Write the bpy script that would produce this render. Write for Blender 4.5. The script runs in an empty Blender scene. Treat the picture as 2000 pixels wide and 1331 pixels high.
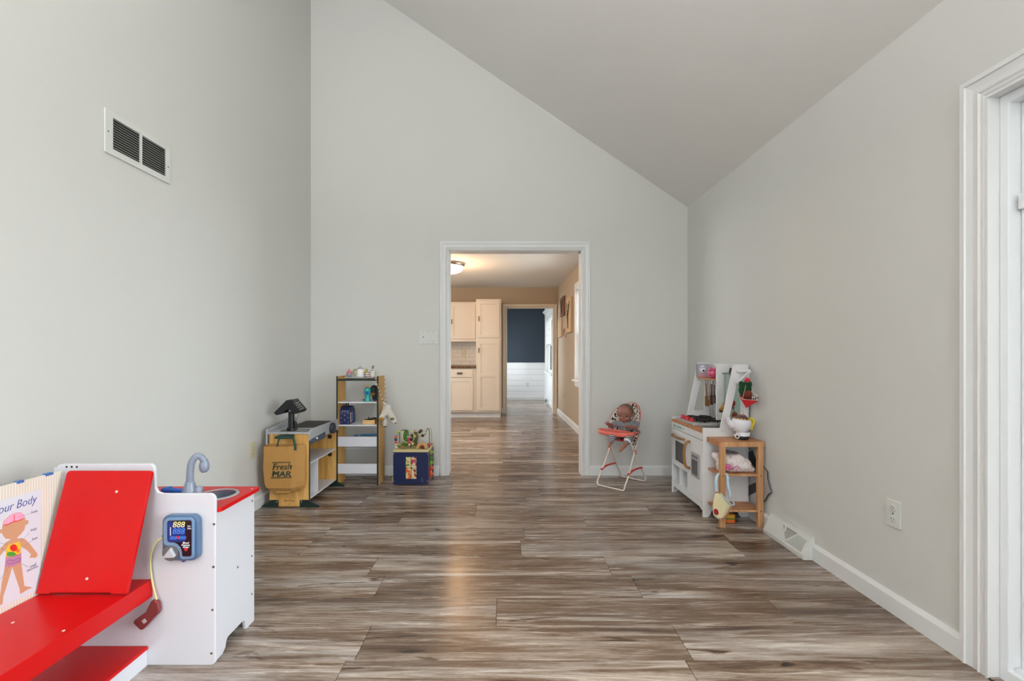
import bpy, bmesh, math, random
from mathutils import Vector, Matrix, Euler, noise
R = random.Random(7)
SC = bpy.context.scene
COL = SC.collection

# ------------------------------------------------------------------ camera, sky, lights, exposure
F, CX, CY, H = 889.0, 988.0, 692.0, 1.102
cd = bpy.data.cameras.new('camera'); cam = bpy.data.objects.new('camera', cd); COL.objects.link(cam)
cam.location = (0, 0, H); cam.rotation_euler = (math.radians(90), 0, 0)
cd.sensor_width = 36.0; cd.lens = F / 2000 * 36; cd.clip_start = 0.02
cd.shift_x = (1000 - CX) / 2000; cd.shift_y = (CY - 665.5) / 2000
SC.camera = cam
SC.view_settings.view_transform = 'Standard'; SC.view_settings.look = 'None'
SC.view_settings.gamma = 1.0; SC.view_settings.use_curve_mapping = False
SC.view_settings.exposure = 0.56
W = bpy.data.worlds.new('overcast_sky'); SC.world = W; W.use_nodes = True
bg = W.node_tree.nodes['Background']; bg.inputs[0].default_value = (0.90, 0.955, 1.0, 1); bg.inputs[1].default_value = 7.8

def area(name, loc, rot, sx, sy, energy=0, color=(1, 1, 1), portal=False):
    l = bpy.data.lights.new(name, 'AREA'); l.shape = 'RECTANGLE'; l.size = sx; l.size_y = sy
    l.energy = energy; l.color = color
    if portal: l.cycles.is_portal = True
    o = bpy.data.objects.new(name, l); COL.objects.link(o); o.location = loc; o.rotation_euler = rot
    return o
HP = math.pi / 2
area('daylight_sliding_door', (1.80, 0.63, 1.05), (0, HP, 0), 1.9, 1.85, portal=True)       # +X side, facing -X
area('daylight_added_rear_window', (-0.1, -4.63, 1.70), (HP, 0, 0), 1.7, 1.7, portal=True)          # portal of the added rear window, facing +Y
area('daylight_kitchen_window', (1.16, 5.7, 1.37), (0, HP, 0), 1.3, 1.3, portal=True)
area('daylight_dining_window', (1.10, 9.8, 1.33), (0, HP, 0), 1.3, 1.4, portal=True)
area('daylight_added_dining_window', (-1.03, 9.85, 1.30), (0, -HP, 0), 1.5, 1.6, portal=True)  # portal of the unseen dining window added for daylight
area('daylight_added_kitchen_window', (-3.73, 6.2, 1.45), (0, -HP, 0), 1.3, 2.0, portal=True)  # portal of the unseen kitchen window added for daylight
area('added_torchiere_fill', (-0.9, -1.6, 1.72), (math.pi, 0, 0), 0.34, 0.34, energy=178, color=(1.0, 0.985, 0.97))  # fill uplight added behind the camera to even out the room

# ------------------------------------------------------------------ helpers
def s2l(v):
    v /= 255.0
    return v / 12.92 if v <= 0.04045 else ((v + 0.055) / 1.055) ** 2.4
def C(r, g, b): return (s2l(r), s2l(g), s2l(b), 1.0)

def mat(name, col, rough=0.5, metal=0.0, bump=0.0, bscale=60.0, var=0.0, emit=None, coat=0.0, stretch=(1, 1, 1)):
    m = bpy.data.materials.new(name); m.use_nodes = True
    nt = m.node_tree; N = nt.nodes; L = nt.links; b = N['Principled BSDF']
    b.inputs['Base Color'].default_value = col; b.inputs['Roughness'].default_value = rough
    b.inputs['Metallic'].default_value = metal
    if coat: b.inputs['Coat Weight'].default_value = coat
    if emit: b.inputs['Emission Color'].default_value = emit[0]; b.inputs['Emission Strength'].default_value = emit[1]
    if bump or var:
        tc = N.new('ShaderNodeTexCoord'); mp = N.new('ShaderNodeMapping'); mp.inputs['Scale'].default_value = stretch
        no = N.new('ShaderNodeTexNoise'); no.inputs['Scale'].default_value = bscale; no.inputs['Detail'].default_value = 4
        L.new(tc.outputs['Object'], mp.inputs[0]); L.new(mp.outputs[0], no.inputs[0])
        if bump:
            bp = N.new('ShaderNodeBump'); bp.inputs['Strength'].default_value = bump; bp.inputs['Distance'].default_value = 0.003
            L.new(no.outputs[0], bp.inputs['Height']); L.new(bp.outputs[0], b.inputs['Normal'])
        if var:
            mx = N.new('ShaderNodeMix'); mx.data_type = 'RGBA'
            mx.inputs[6].default_value = tuple(c * (1 - var) for c in col[:3]) + (1,)
            mx.inputs[7].default_value = tuple(min(1, c * (1 + var)) for c in col[:3]) + (1,)
            L.new(no.outputs[0], mx.inputs[0]); L.new(mx.outputs[2], b.inputs['Base Color'])
    return m

def wood(name, dark, light, rough=0.45, stretch=(3, 3, 40), scale=2.0):
    m = bpy.data.materials.new(name); m.use_nodes = True
    nt = m.node_tree; N = nt.nodes; L = nt.links; b = N['Principled BSDF']; b.inputs['Roughness'].default_value = rough
    tc = N.new('ShaderNodeTexCoord'); mp = N.new('ShaderNodeMapping'); mp.inputs['Scale'].default_value = stretch
    no = N.new('ShaderNodeTexNoise'); no.inputs['Scale'].default_value = scale; no.inputs['Detail'].default_value = 6; no.inputs['Distortion'].default_value = 0.6
    cr = N.new('ShaderNodeValToRGB'); cr.color_ramp.elements[0].position = 0.32; cr.color_ramp.elements[1].position = 0.68
    cr.color_ramp.elements[0].color = dark; cr.color_ramp.elements[1].color = light
    bp = N.new('ShaderNodeBump'); bp.inputs['Strength'].default_value = 0.08
    L.new(tc.outputs['Object'], mp.inputs[0]); L.new(mp.outputs[0], no.inputs[0]); L.new(no.outputs[0], cr.inputs[0])
    L.new(cr.outputs[0], b.inputs['Base Color']); L.new(no.outputs[0], bp.inputs['Height']); L.new(bp.outputs[0], b.inputs['Normal'])
    return m

def plank_mat():
    m = bpy.data.materials.new('vinyl_plank'); m.use_nodes = True
    nt = m.node_tree; N = nt.nodes; L = nt.links; b = N['Principled BSDF']
    tc = N.new('ShaderNodeTexCoord'); oi = N.new('ShaderNodeObjectInfo')
    mul = N.new('ShaderNodeVectorMath'); mul.operation = 'SCALE'; mul.inputs[0].default_value = (37, 91, 53)
    L.new(oi.outputs['Random'], mul.inputs['Scale'])
    add = N.new('ShaderNodeVectorMath'); add.operation = 'ADD'
    L.new(tc.outputs['Object'], add.inputs[0]); L.new(mul.outputs[0], add.inputs[1])
    def nz(sc, scale, det, dist, rough=0.55):
        mp = N.new('ShaderNodeMapping'); mp.inputs['Scale'].default_value = sc
        n = N.new('ShaderNodeTexNoise'); n.inputs['Scale'].default_value = scale; n.inputs['Detail'].default_value = det
        n.inputs['Distortion'].default_value = dist; n.inputs['Roughness'].default_value = rough
        L.new(add.outputs[0], mp.inputs[0]); L.new(mp.outputs[0], n.inputs[0]); return n
    big = nz((0.8, 9, 1), 1.0, 4, 1.2)          # broad weathered bands
    mid = nz((1.5, 22, 1), 1.5, 8, 1.4, 0.66)   # streaks
    fine = nz((9, 120, 1), 2.2, 5, 1.2, 0.75)    # pores
    knot = nz((2.4, 13, 1), 1.2, 4, 1.0)        # dark knots
    def mth(op, a, bb, clamp=False):
        n = N.new('ShaderNodeMath'); n.operation = op; n.use_clamp = clamp
        for i, v in enumerate((a, bb)):
            if isinstance(v, (int, float)): n.inputs[i].default_value = v
            else: L.new(v, n.inputs[i])
        return n.outputs[0]
    v = mth('ADD', mth('MULTIPLY', big.outputs[0], 0.50), mth('MULTIPLY', mid.outputs[0], 0.44))
    v = mth('ADD', v, mth('MULTIPLY', fine.outputs[0], 0.20))
    v = mth('ADD', v, mth('MULTIPLY', mth('SUBTRACT', oi.outputs['Random'], 0.5), 0.05))
    kn = mth('MULTIPLY', mth('SUBTRACT', 0.37, knot.outputs[0], True), 1.8, True)
    v = mth('SUBTRACT', v, kn)
    cr = N.new('ShaderNodeValToRGB'); e = cr.color_ramp.elements
    e[0].position = 0.36; e[0].color = C(44, 36, 31); e[1].position = 0.72; e[1].color = C(196, 188, 181)
    for p, c in ((0.44, C(78, 61, 49)), (0.53, C(112, 93, 78)), (0.61, C(152, 140, 132))):
        x = e.new(p); x.color = c
    L.new(v, cr.inputs[0])
    hue = nz((0.5, 5, 1), 1.0, 3, 0.8)
    hr = N.new('ShaderNodeMapRange'); hr.inputs['From Min'].default_value = 0.40; hr.inputs['From Max'].default_value = 0.62; L.new(hue.outputs[0], hr.inputs['Value'])
    hm = N.new('ShaderNodeMix'); hm.data_type = 'RGBA'; hm.blend_type = 'MULTIPLY'; hm.inputs[7].default_value = (1.0, 0.91, 0.81, 1)
    L.new(hr.outputs[0], hm.inputs[0]); L.new(cr.outputs[0], hm.inputs[6]); L.new(hm.outputs[2], b.inputs['Base Color'])
    rr = N.new('ShaderNodeMapRange'); rr.inputs['To Min'].default_value = 0.17; rr.inputs['To Max'].default_value = 0.34
    L.new(mid.outputs[0], rr.inputs['Value']); L.new(rr.outputs[0], b.inputs['Roughness'])
    b.inputs['Specular IOR Level'].default_value = 0.55
    bp = N.new('ShaderNodeBump'); bp.inputs['Strength'].default_value = 0.12; bp.inputs['Distance'].default_value = 0.001
    L.new(v, bp.inputs['Height']); L.new(bp.outputs[0], b.inputs['Normal'])
    return m

def spots_mat(name, base, spot, scale, thr=0.45, rough=0.7, third=None):
    m = bpy.data.materials.new(name); m.use_nodes = True
    nt = m.node_tree; N = nt.nodes; L = nt.links; b = N['Principled BSDF']; b.inputs['Roughness'].default_value = rough
    tc = N.new('ShaderNodeTexCoord'); vo = N.new('ShaderNodeTexNoise'); vo.inputs['Scale'].default_value = scale; vo.inputs['Detail'].default_value = 1.5
    cr = N.new('ShaderNodeValToRGB'); cr.color_ramp.interpolation = 'CONSTANT'
    cr.color_ramp.elements[0].color = spot; cr.color_ramp.elements[1].position = thr; cr.color_ramp.elements[1].color = base
    if third: x = cr.color_ramp.elements.new(0.60); x.color = third
    L.new(tc.outputs['Object'], vo.inputs['Vector']); L.new(vo.outputs[0], cr.inputs[0]); L.new(cr.outputs[0], b.inputs['Base Color'])
    return m

def stripes_mat(name, a, bcol, freq, axis=1, rough=0.7, duty=0.5):
    m = bpy.data.materials.new(name); m.use_nodes = True
    nt = m.node_tree; N = nt.nodes; L = nt.links; b = N['Principled BSDF']; b.inputs['Roughness'].default_value = rough
    tc = N.new('ShaderNodeTexCoord'); sp = N.new('ShaderNodeSeparateXYZ'); mu = N.new('ShaderNodeMath'); mu.operation = 'MULTIPLY'; mu.inputs[1].default_value = freq
    fr = N.new('ShaderNodeMath'); fr.operation = 'FRACT'; cr = N.new('ShaderNodeValToRGB'); cr.color_ramp.interpolation = 'CONSTANT'
    cr.color_ramp.elements[0].color = a; cr.color_ramp.elements[1].position = duty; cr.color_ramp.elements[1].color = bcol
    L.new(tc.outputs['Object'], sp.inputs[0]); L.new(sp.outputs[axis], mu.inputs[0]); L.new(mu.outputs[0], fr.inputs[0])
    L.new(fr.outputs[0], cr.inputs[0]); L.new(cr.outputs[0], b.inputs['Base Color'])
    return m

def glass_mat():
    m = bpy.data.materials.new('window_glass'); m.use_nodes = True
    nt = m.node_tree; N = nt.nodes; L = nt.links; N.remove(N['Principled BSDF'])
    t = N.new('ShaderNodeBsdfTransparent'); t.inputs[0].default_value = (0.97, 0.99, 0.98, 1)
    g = N.new('ShaderNodeBsdfGlossy'); g.inputs['Roughness'].default_value = 0.02
    f = N.new('ShaderNodeFresnel'); f.inputs[0].default_value = 1.25; mx = N.new('ShaderNodeMixShader')
    L.new(f.outputs[0], mx.inputs[0]); L.new(t.outputs[0], mx.inputs[1]); L.new(g.outputs[0], mx.inputs[2])
    L.new(mx.outputs[0], N['Material Output'].inputs[0]); return m

ORI = {}
def thing(name, label, cat, loc, group=None):
    o = bpy.data.objects.new(name, None); COL.objects.link(o); o.location = loc; o.empty_display_size = 0.05
    o['label'] = label; o['category'] = cat
    if group: o['group'] = group
    ORI[o.name] = Vector(loc); return o
def sthing(name, loc=(0, 0, 0)):
    o = bpy.data.objects.new(name, None); COL.objects.link(o); o.location = loc; o['kind'] = 'structure'
    ORI[o.name] = Vector(loc); return o
def obj(name, bm, m, parent=None, smooth=False, bev=0.0, seg=2, label=None, sub=0, remesh=0.0, solid=0.0, kind=None):
    org = ORI[parent.name] if parent is not None else Vector((0, 0, 0))
    bmesh.ops.recalc_face_normals(bm, faces=bm.faces)
    if parent is None:
        vs = [v.co for v in bm.verts]
        if vs: org = Vector((sum(v.x for v in vs) / len(vs), sum(v.y for v in vs) / len(vs), min(v.z for v in vs)))
    bmesh.ops.translate(bm, vec=-org, verts=bm.verts)
    if smooth:
        for f in bm.faces: f.smooth = True
    me = bpy.data.meshes.new(name); bm.to_mesh(me); bm.free()
    me.materials.append(m)
    o = bpy.data.objects.new(name, me); COL.objects.link(o)
    if parent is not None: o.parent = parent; ORI[o.name] = org
    else: o.location = org; ORI[o.name] = org
    if remesh:
        md = o.modifiers.new('remesh', 'REMESH'); md.mode = 'VOXEL'; md.voxel_size = remesh; md.use_smooth_shade = True
        sm = o.modifiers.new('smooth', 'SMOOTH'); sm.iterations = 4; sm.factor = 0.6
    if solid: md = o.modifiers.new('solid', 'SOLIDIFY'); md.thickness = solid; md.offset = 0
    if bev:
        md = o.modifiers.new('bevel', 'BEVEL'); md.width = bev; md.segments = seg; md.limit_method = 'ANGLE'; md.angle_limit = math.radians(40)
    if sub: md = o.modifiers.new('sub', 'SUBSURF'); md.levels = sub; md.render_levels = sub
    if label: o['label'] = label
    if kind: o['kind'] = kind
    return o
def tag(o, label, cat, group=None):
    o['label'] = label; o['category'] = cat
    if group: o['group'] = group
    return o
def struct(name, bm, m, **k):
    o = obj(name, bm, m, **k); o['kind'] = 'structure'; return o

def B(): return bmesh.new()
def box(bm, x0, x1, y0, y1, z0, z1, mtx=None):
    vs = [bm.verts.new((x, y, z)) for x in (x0, x1) for y in (y0, y1) for z in (z0, z1)]
    for f in ((0, 1, 3, 2), (4, 6, 7, 5), (0, 4, 5, 1), (2, 3, 7, 6), (0, 2, 6, 4), (1, 5, 7, 3)):
        bm.faces.new([vs[i] for i in f])
    if mtx is not None: bmesh.ops.transform(bm, matrix=mtx, verts=vs)
    return bm
def bx(*a): return box(B(), *a)
def obox(bm, c, size, rot=(0, 0, 0)):
    m = Matrix.Translation(c) @ Euler(rot).to_matrix().to_4x4()
    return box(bm, -size[0] / 2, size[0] / 2, -size[1] / 2, size[1] / 2, -size[2] / 2, size[2] / 2, m)
def prism(bm, pts, ax, a, b, holes=()):
    def P3(p, t): return (t, p[0], p[1]) if ax == 'x' else ((p[0], t, p[1]) if ax == 'y' else (p[0], p[1], t))
    if not holes:
        A = [bm.verts.new(P3(p, a)) for p in pts]; Bv = [bm.verts.new(P3(p, b)) for p in pts]
        bm.faces.new(A); bm.faces.new(Bv[::-1]); n = len(pts)
        for i in range(n): bm.faces.new((A[i], A[(i + 1) % n], Bv[(i + 1) % n], Bv[i]))
        return bm
    t = B(); es = []
    for loop in (pts, *holes):
        vs = [t.verts.new(P3(p, a)) for p in loop]
        es += [t.edges.new((vs[i], vs[(i + 1) % len(vs)])) for i in range(len(vs))]
    bmesh.ops.triangle_fill(t, use_beauty=True, use_dissolve=False, edges=es)
    r = bmesh.ops.extrude_face_region(t, geom=t.faces[:])
    d = Vector(P3((0, 0), b)) - Vector(P3((0, 0), a))
    bmesh.ops.translate(t, vec=d, verts=[v for v in r['geom'] if isinstance(v, bmesh.types.BMVert)])
    me = bpy.data.meshes.new('tmp'); t.to_mesh(me); t.free(); bm.from_mesh(me); bpy.data.meshes.remove(me)
    return bm
def rr(x0, x1, z0, z1, r=0.01, n=5, corners=(1, 1, 1, 1)):
    out = []
    for k, (cx, cz, a0, px, pz) in enumerate(((x1 - r, z1 - r, 0, x1, z1), (x0 + r, z1 - r, 90, x0, z1), (x0 + r, z0 + r, 180, x0, z0), (x1 - r, z0 + r, 270, x1, z0))):
        if corners[k]:
            for i in range(n + 1):
                t = math.radians(a0 + 90 * i / n); out.append((cx + r * math.cos(t), cz + r * math.sin(t)))
        else: out.append((px, pz))
    return out
def ell(cx, cz, rx, rz, n=24, rot=0):
    c, s = math.cos(rot), math.sin(rot)
    return [(cx + rx * math.cos(t) * c - rz * math.sin(t) * s, cz + rx * math.cos(t) * s + rz * math.sin(t) * c) for t in [2 * math.pi * i / n for i in range(n)]]
def smoothpath(pts, n=6, closed=False):
    P = [Vector(p) for p in pts]; out = []; m = len(P)
    rng = range(m if closed else m - 1)
    for i in rng:
        p0 = P[(i - 1) % m] if (closed or i > 0) else P[0]; p1 = P[i]; p2 = P[(i + 1) % m]
        p3 = P[(i + 2) % m] if (closed or i + 2 < m) else P[-1]
        for k in range(n):
            t = k / n
            out.append(0.5 * ((2 * p1) + (p2 - p0) * t + (2 * p0 - 5 * p1 + 4 * p2 - p3) * t * t + (3 * p1 - p0 - 3 * p2 + p3) * t ** 3))
    if not closed: out.append(P[-1])
    return out
def tube(bm, pts, r, seg=8, closed=False, flat=1.0):
    P = [Vector(p) for p in pts]; n = len(P); rs = r if isinstance(r, (list, tuple)) else [r] * n
    if isinstance(r, (list, tuple)) and len(r) != n:
        rs = [r[0] + (r[-1] - r[0]) * i / (n - 1) for i in range(n)] if len(r) == 2 else [r[min(len(r) - 1, int(i * len(r) / n))] for i in range(n)]
    rings = []; up = None
    for i in range(n):
        a = P[(i - 1) % n] if (closed or i > 0) else P[i]; b = P[(i + 1) % n] if (closed or i < n - 1) else P[i]
        t = (b - a).normalized()
        if up is None: up = Vector((0, 0, 1)) if abs(t.z) < 0.9 else Vector((1, 0, 0))
        u = (up - t * up.dot(t)).normalized(); w = t.cross(u); up = u
        rings.append([bm.verts.new(P[i] + (u * math.cos(2 * math.pi * k / seg) * flat + w * math.sin(2 * math.pi * k / seg)) * rs[i]) for k in range(seg)])
    for i in range(n if closed else n - 1):
        A = rings[i]; Bq = rings[(i + 1) % n]
        for k in range(seg): bm.faces.new((A[k], A[(k + 1) % seg], Bq[(k + 1) % seg], Bq[k]))
    if not closed: bm.faces.new(rings[0][::-1]); bm.faces.new(rings[-1])
    return bm
def lathe(bm, prof, c=(0, 0, 0), seg=24, mtx=None):
    rings = []; allv = []
    for r, z in prof:
        if r < 1e-5: ring = [bm.verts.new((0, 0, z))]
        else: ring = [bm.verts.new((r * math.cos(2 * math.pi * k / seg), r * math.sin(2 * math.pi * k / seg), z)) for k in range(seg)]
        rings.append(ring); allv += ring
    for A, Q in zip(rings, rings[1:]):
        for k in range(seg):
            k2 = (k + 1) % seg
            if len(A) == 1 and len(Q) == 1: continue
            if len(A) == 1: bm.faces.new((A[0], Q[k2], Q[k]))
            elif len(Q) == 1: bm.faces.new((A[k], A[k2], Q[0]))
            else: bm.faces.new((A[k], A[k2], Q[k2], Q[k]))
    m = Matrix.Translation(c) @ (mtx if mtx is not None else Matrix.Identity(4))
    bmesh.ops.transform(bm, matrix=m, verts=allv); return bm
def ball(bm, c, r, sc=(1, 1, 1), seg=14, rot=None):
    m = Matrix.Translation(c) @ (Euler(rot).to_matrix().to_4x4() if rot else Matrix.Identity(4)) @ Matrix.Diagonal((*sc, 1))
    bmesh.ops.create_uvsphere(bm, u_segments=seg, v_segments=max(6, seg // 2 + 2), radius=r, matrix=m); return bm
def caps(bm, a, b, ra, rb, seg=10):
    a = Vector(a); b = Vector(b); n = 6
    ball(bm, a, ra, seg=seg); ball(bm, b, rb, seg=seg); tube(bm, [a, b], [ra, rb], seg=seg); return bm
def P(px, py, Y): return Vector(((px - CX) * Y / F, Y, H - (py - CY) * Y / F))
FACE = {'-y': Matrix(((1, 0, 0), (0, 0, -1), (0, 1, 0))), '+x': Matrix(((0, 0, 1), (1, 0, 0), (0, 1, 0))), '-x': Matrix(((0, 0, -1), (-1, 0, 0), (0, 1, 0))), '+z': Matrix.Identity(3)}
def text(name, s, size, loc, face, m, parent, shear=0, offset=0, ext=0.0004, align='LEFT', xs=1.0, rot=0.0):
    cu = bpy.data.curves.new('t', 'FONT'); cu.body = s; cu.size = size; cu.shear = shear; cu.offset = offset; cu.extrude = ext; cu.align_x = align; cu.resolution_u = 3
    t = bpy.data.objects.new('t', cu); COL.objects.link(t)
    dg = bpy.context.evaluated_depsgraph_get(); me = bpy.data.meshes.new_from_object(t.evaluated_get(dg))
    bm = B(); bm.from_mesh(me); bpy.data.meshes.remove(me); bpy.data.objects.remove(t); bpy.data.curves.remove(cu)
    fm = FACE[face] if isinstance(face, str) else face
    bmesh.ops.transform(bm, matrix=Matrix.Translation(loc) @ fm.to_4x4() @ Matrix.Rotation(rot, 4, 'Z') @ Matrix.Diagonal((xs, 1, 1, 1)), verts=bm.verts)
    return obj(name, bm, m, parent)

# ------------------------------------------------------------------ materials
paint = mat('wall_paint', C(211, 211, 208), 0.6, bump=0.05, bscale=180, var=0.015)
ceil_m = mat('ceiling_paint', C(226, 225, 223), 0.75, bump=0.04, bscale=160)
trimw = mat('white_trim_paint', C(226, 227, 228), 0.32)
beige = mat('beige_kitchen_paint', C(180, 163, 141), 0.6, bump=0.04, bscale=160)
navyw = mat('navy_paint', C(42, 54, 70), 0.6, bump=0.05, bscale=120)
shipw = mat('shiplap_white', C(232, 232, 235), 0.45)
plankm = plank_mat()
subfl = mat('floor_joint_dark', C(40, 32, 27), 0.8)
cabm = mat('cabinet_cream', C(222, 212, 198), 0.4)
glassm = glass_mat()
vinyl = mat('white_vinyl', C(232, 235, 238), 0.3)
black = mat('black_plastic', C(15, 15, 18), 0.4)
darkgap = mat('dark_duct', C(28, 28, 28), 0.8)
chrome = mat('chrome', C(190, 190, 190), 0.25, 1.0)
white = mat('white_laminate', C(214, 214, 222), 0.35)
whiteb = mat('white_board', C(226, 226, 228), 0.4)
red = mat('red_laminate', C(200, 10, 14), 0.34); red.node_tree.nodes['Principled BSDF'].inputs['Specular IOR Level'].default_value = 0.3
pine = wood('pine_veneer', C(196, 142, 66), C(226, 182, 110), 0.45, (14, 14, 1.2), 2.2)
edgegreen = mat('dark_green_edge', C(22, 42, 38), 0.45)
bamboo = wood('warm_wood', C(168, 108, 66), C(206, 146, 98), 0.45, (2, 30, 30), 1.5)
legwood = wood('leg_wood', C(178, 128, 84), C(210, 162, 116), 0.5, (24, 24, 1.5), 1.5)
hwood = wood('handle_wood', C(122, 82, 38), C(160, 112, 58), 0.5, (12, 12, 3), 2)
greyp = mat('grey_plastic', C(128, 136, 156), 0.35, coat=0.2)
screwm = mat('screw_metal', C(120, 118, 115), 0.35, 0.9)
screwl = mat('screw_cap', C(214, 200, 190), 0.4)

# ------------------------------------------------------------------ setting
YB, XL, XR = 4.135, -1.772, 1.651
YF = -4.5
# floor of individual planks
floor = sthing('floor')
obj('subfloor', bx(XL - 0.1, XR + 0.1, YF, 11.1, -0.08, -0.006), subfl, floor)
PW = 0.21; row = 0
y = 1.638 - PW * 10
def plank(x0, x1, y0, y1):
    g = 0.0007; bm = bx(x0 + g, x1 - g, y0 + g, y1 - g, -0.006, 0.0)
    o = obj('plank', bm, plankm, floor)
    md = o.modifiers.new('bevel', 'BEVEL'); md.width = 0.0011; md.segments = 1
joint = {1.638 - PW: -0.575, 1.638: -0.545, 1.638 + PW: -0.04, 1.638 + 2 * PW: 0.62}
while y < 11.0:
    L = 1.22 if y < 7 else 2.4
    lo, hi = (XL, XR)
    if y > YB + 0.1: hi = 1.2
    if y > 8.45: lo, hi = 0.0, 1.1
    st = None
    for k in joint:
        if abs(k - y) < 0.01: st = joint[k] % L
    if st is None: st = R.uniform(0, L)
    x = st - 4 * L
    while x < hi:
        a, b2 = max(x, lo), min(x + L, hi)
        if b2 - a > 0.02: plank(a, b2, y, min(y + PW, 11.02))
        x += L
    y += PW
T = 0.13
dx0, dx1, dz = -0.519, 0.687, 2.046
zl = lambda x: 2.437 + 0.681 * (XR - x)
# back wall with doorway (polygon with opening)
struct('wall_back', prism(B(), [(XL, 0), (dx0, 0), (dx0, dz), (dx1, dz), (dx1, 0), (XR, 0), (XR, zl(XR)), (XL, zl(XL))], 'y', YB, YB + T), paint)
struct('wall_left', bx(XL - 0.12, XL, YF, YB + T, 0, zl(XL)), paint)
# right wall with sliding door opening
oy0, oy1, oz = -0.28, 1.546, 1.975
struct('wall_right', prism(B(), [(YF, 0), (oy0, 0), (oy0, oz), (oy1, oz), (oy1, 0), (YB + T, 0), (YB + T, zl(XR)), (YF, zl(XR))], 'x', XR, XR + 0.12), paint)
# wall behind the camera, with a tall opening added for fill daylight
struct('wall_front', prism(B(), [(XL, 0), (XR, 0), (XR, zl(XR)), (XL, zl(XL))], 'y', YF - 0.12, YF, holes=[[(-0.9, 0.9), (0.7, 0.9), (0.7, 2.5), (-0.9, 2.5)]]), paint)
bmc = B(); prism(bmc, [(XL - 0.12, zl(XL - 0.12)), (XR + 0.12, zl(XR + 0.12)), (XR + 0.12, zl(XR + 0.12) + 0.1), (XL - 0.12, zl(XL - 0.12) + 0.1)], 'y', YF - 0.1, YB + T)
struct('ceiling', bmc, ceil_m)
# unseen window added behind camera to let in more daylight
w0 = sthing('added_window_1', (-0.1, YF, 0.9))
bm = B()
for x0, x1, z0, z1 in ((-0.9, 0.7, 0.9, 0.96), (-0.9, 0.7, 2.44, 2.5), (-0.9, -0.84, 0.9, 2.5), (0.64, 0.7, 0.9, 2.5), (-0.13, -0.07, 0.9, 2.5)):
    box(bm, x0, x1, YF - 0.10, YF - 0.03, z0, z1)
obj('window_frame', bm, trimw, w0, bev=0.004)
obj('pane', bx(-0.84, 0.64, YF - 0.07, YF - 0.064, 0.96, 2.44), glassm, w0)

def board_profile(h, t): return [(0, 0), (t, 0), (t, h - 0.018), (t * 0.55, h - 0.006), (t * 0.35, h), (0, h)]
def baseboard(name, axis, at, sgn, a, b, h=0.088, t=0.014, m=None):
    prof = [(at + sgn * p[0], p[1]) for p in board_profile(h, t)]
    return struct(name, prism(B(), prof, axis, a, b), m or trimw)
cl, cr_ = dx0 - 0.082, dx1 + 0.072
baseboard('baseboard_left', 'y', XL, 1, YF, YB)
baseboard('baseboard_right', 'y', XR, -1, 1.642, 2.43)
baseboard('baseboard_right', 'y', XR, -1, 2.812, YB)
baseboard('baseboard_back', 'x', YB, -1, XL, cl)
baseboard('baseboard_back', 'x', YB, -1, cr_, XR)

def casing(name, m, ax, face, sgn, a0, a1, top, w, t=0.018, b0=0.0):
    """door casing with moulded profile: legs and head as parts. ax: wall normal axis; a0,a1 inner edges; w width."""
    o = sthing(name, (0, 0, 0))
    steps = [(a_, t * b_) for a_, b_ in ((0, .45), (.03, .70), (.09, .70), (.105, .48), (.16, .74), (.22, .74), (.24, .50), (.33, .82), (.37, .60), (.55, .52), (.76, .74), (.79, 1.0), (.84, 1.0), (.86, .84), (.97, .88), (1, .65))]
    prof = [(0, 0)] + [(u * w, d) for u, d in steps] + [(w, 0)]
    for leg in (0, 1):
        bm = B(); A = []
        for zz in (b0, None):
            ring = []
            for u, d in prof:
                pos = a0 - u if leg == 0 else a1 + u
                z = b0 if zz is not None else top + u
                n = face + sgn * d
                ring.append(bm.verts.new((pos, n, z) if ax == 'y' else (n, pos, z)))
            A.append(ring)
        n_ = len(prof)
        for i in range(n_): bm.faces.new((A[0][i], A[0][(i + 1) % n_], A[1][(i + 1) % n_], A[1][i]))
        bm.faces.new(A[0]); bm.faces.new(A[1])
        obj('casing_leg', bm, m, o)
    bm = B(); A = []
    for e in (0, 1):
        ring = []
        for u, d in prof:
            pos = a0 - u if e == 0 else a1 + u
            n = face + sgn * d
            ring.append(bm.verts.new((pos, n, top + u) if ax == 'y' else (n, pos, top + u)))
        A.append(ring)
    for i in range(n_): bm.faces.new((A[0][i], A[0][(i + 1) % n_], A[1][(i + 1) % n_], A[1][i]))
    bm.faces.new(A[0]); bm.faces.new(A[1])
    obj('casing_head', bm, m, o)
    return o
casing('trim_1', trimw, 'y', YB, -1, dx0 , dx1 , dz, 0.077)
# jamb lining of the opening
t2 = sthing('trim_2')
obj('jamb', bx(dx0 - 0.001, dx0 + 0.004, YB - 0.004, YB + T + 0.004, 0, dz), trimw, t2)
obj('jamb', bx(dx1 - 0.004, dx1 + 0.001, YB - 0.004, YB + T + 0.004, 0, dz), trimw, t2)
obj('head_jamb', bx(dx0, dx1, YB - 0.004, YB + T + 0.004, dz - 0.004, dz + 0.002), trimw, t2)
obj('latch_catch', bx(dx1 - 0.028, dx1 - 0.006, YB + 0.002, YB + 0.02, dz - 0.028, dz - 0.006), screwm, t2)
casing('trim_3', trimw, 'x', XR, -1, oy0, oy1, oz, 0.096, t=0.02)

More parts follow.
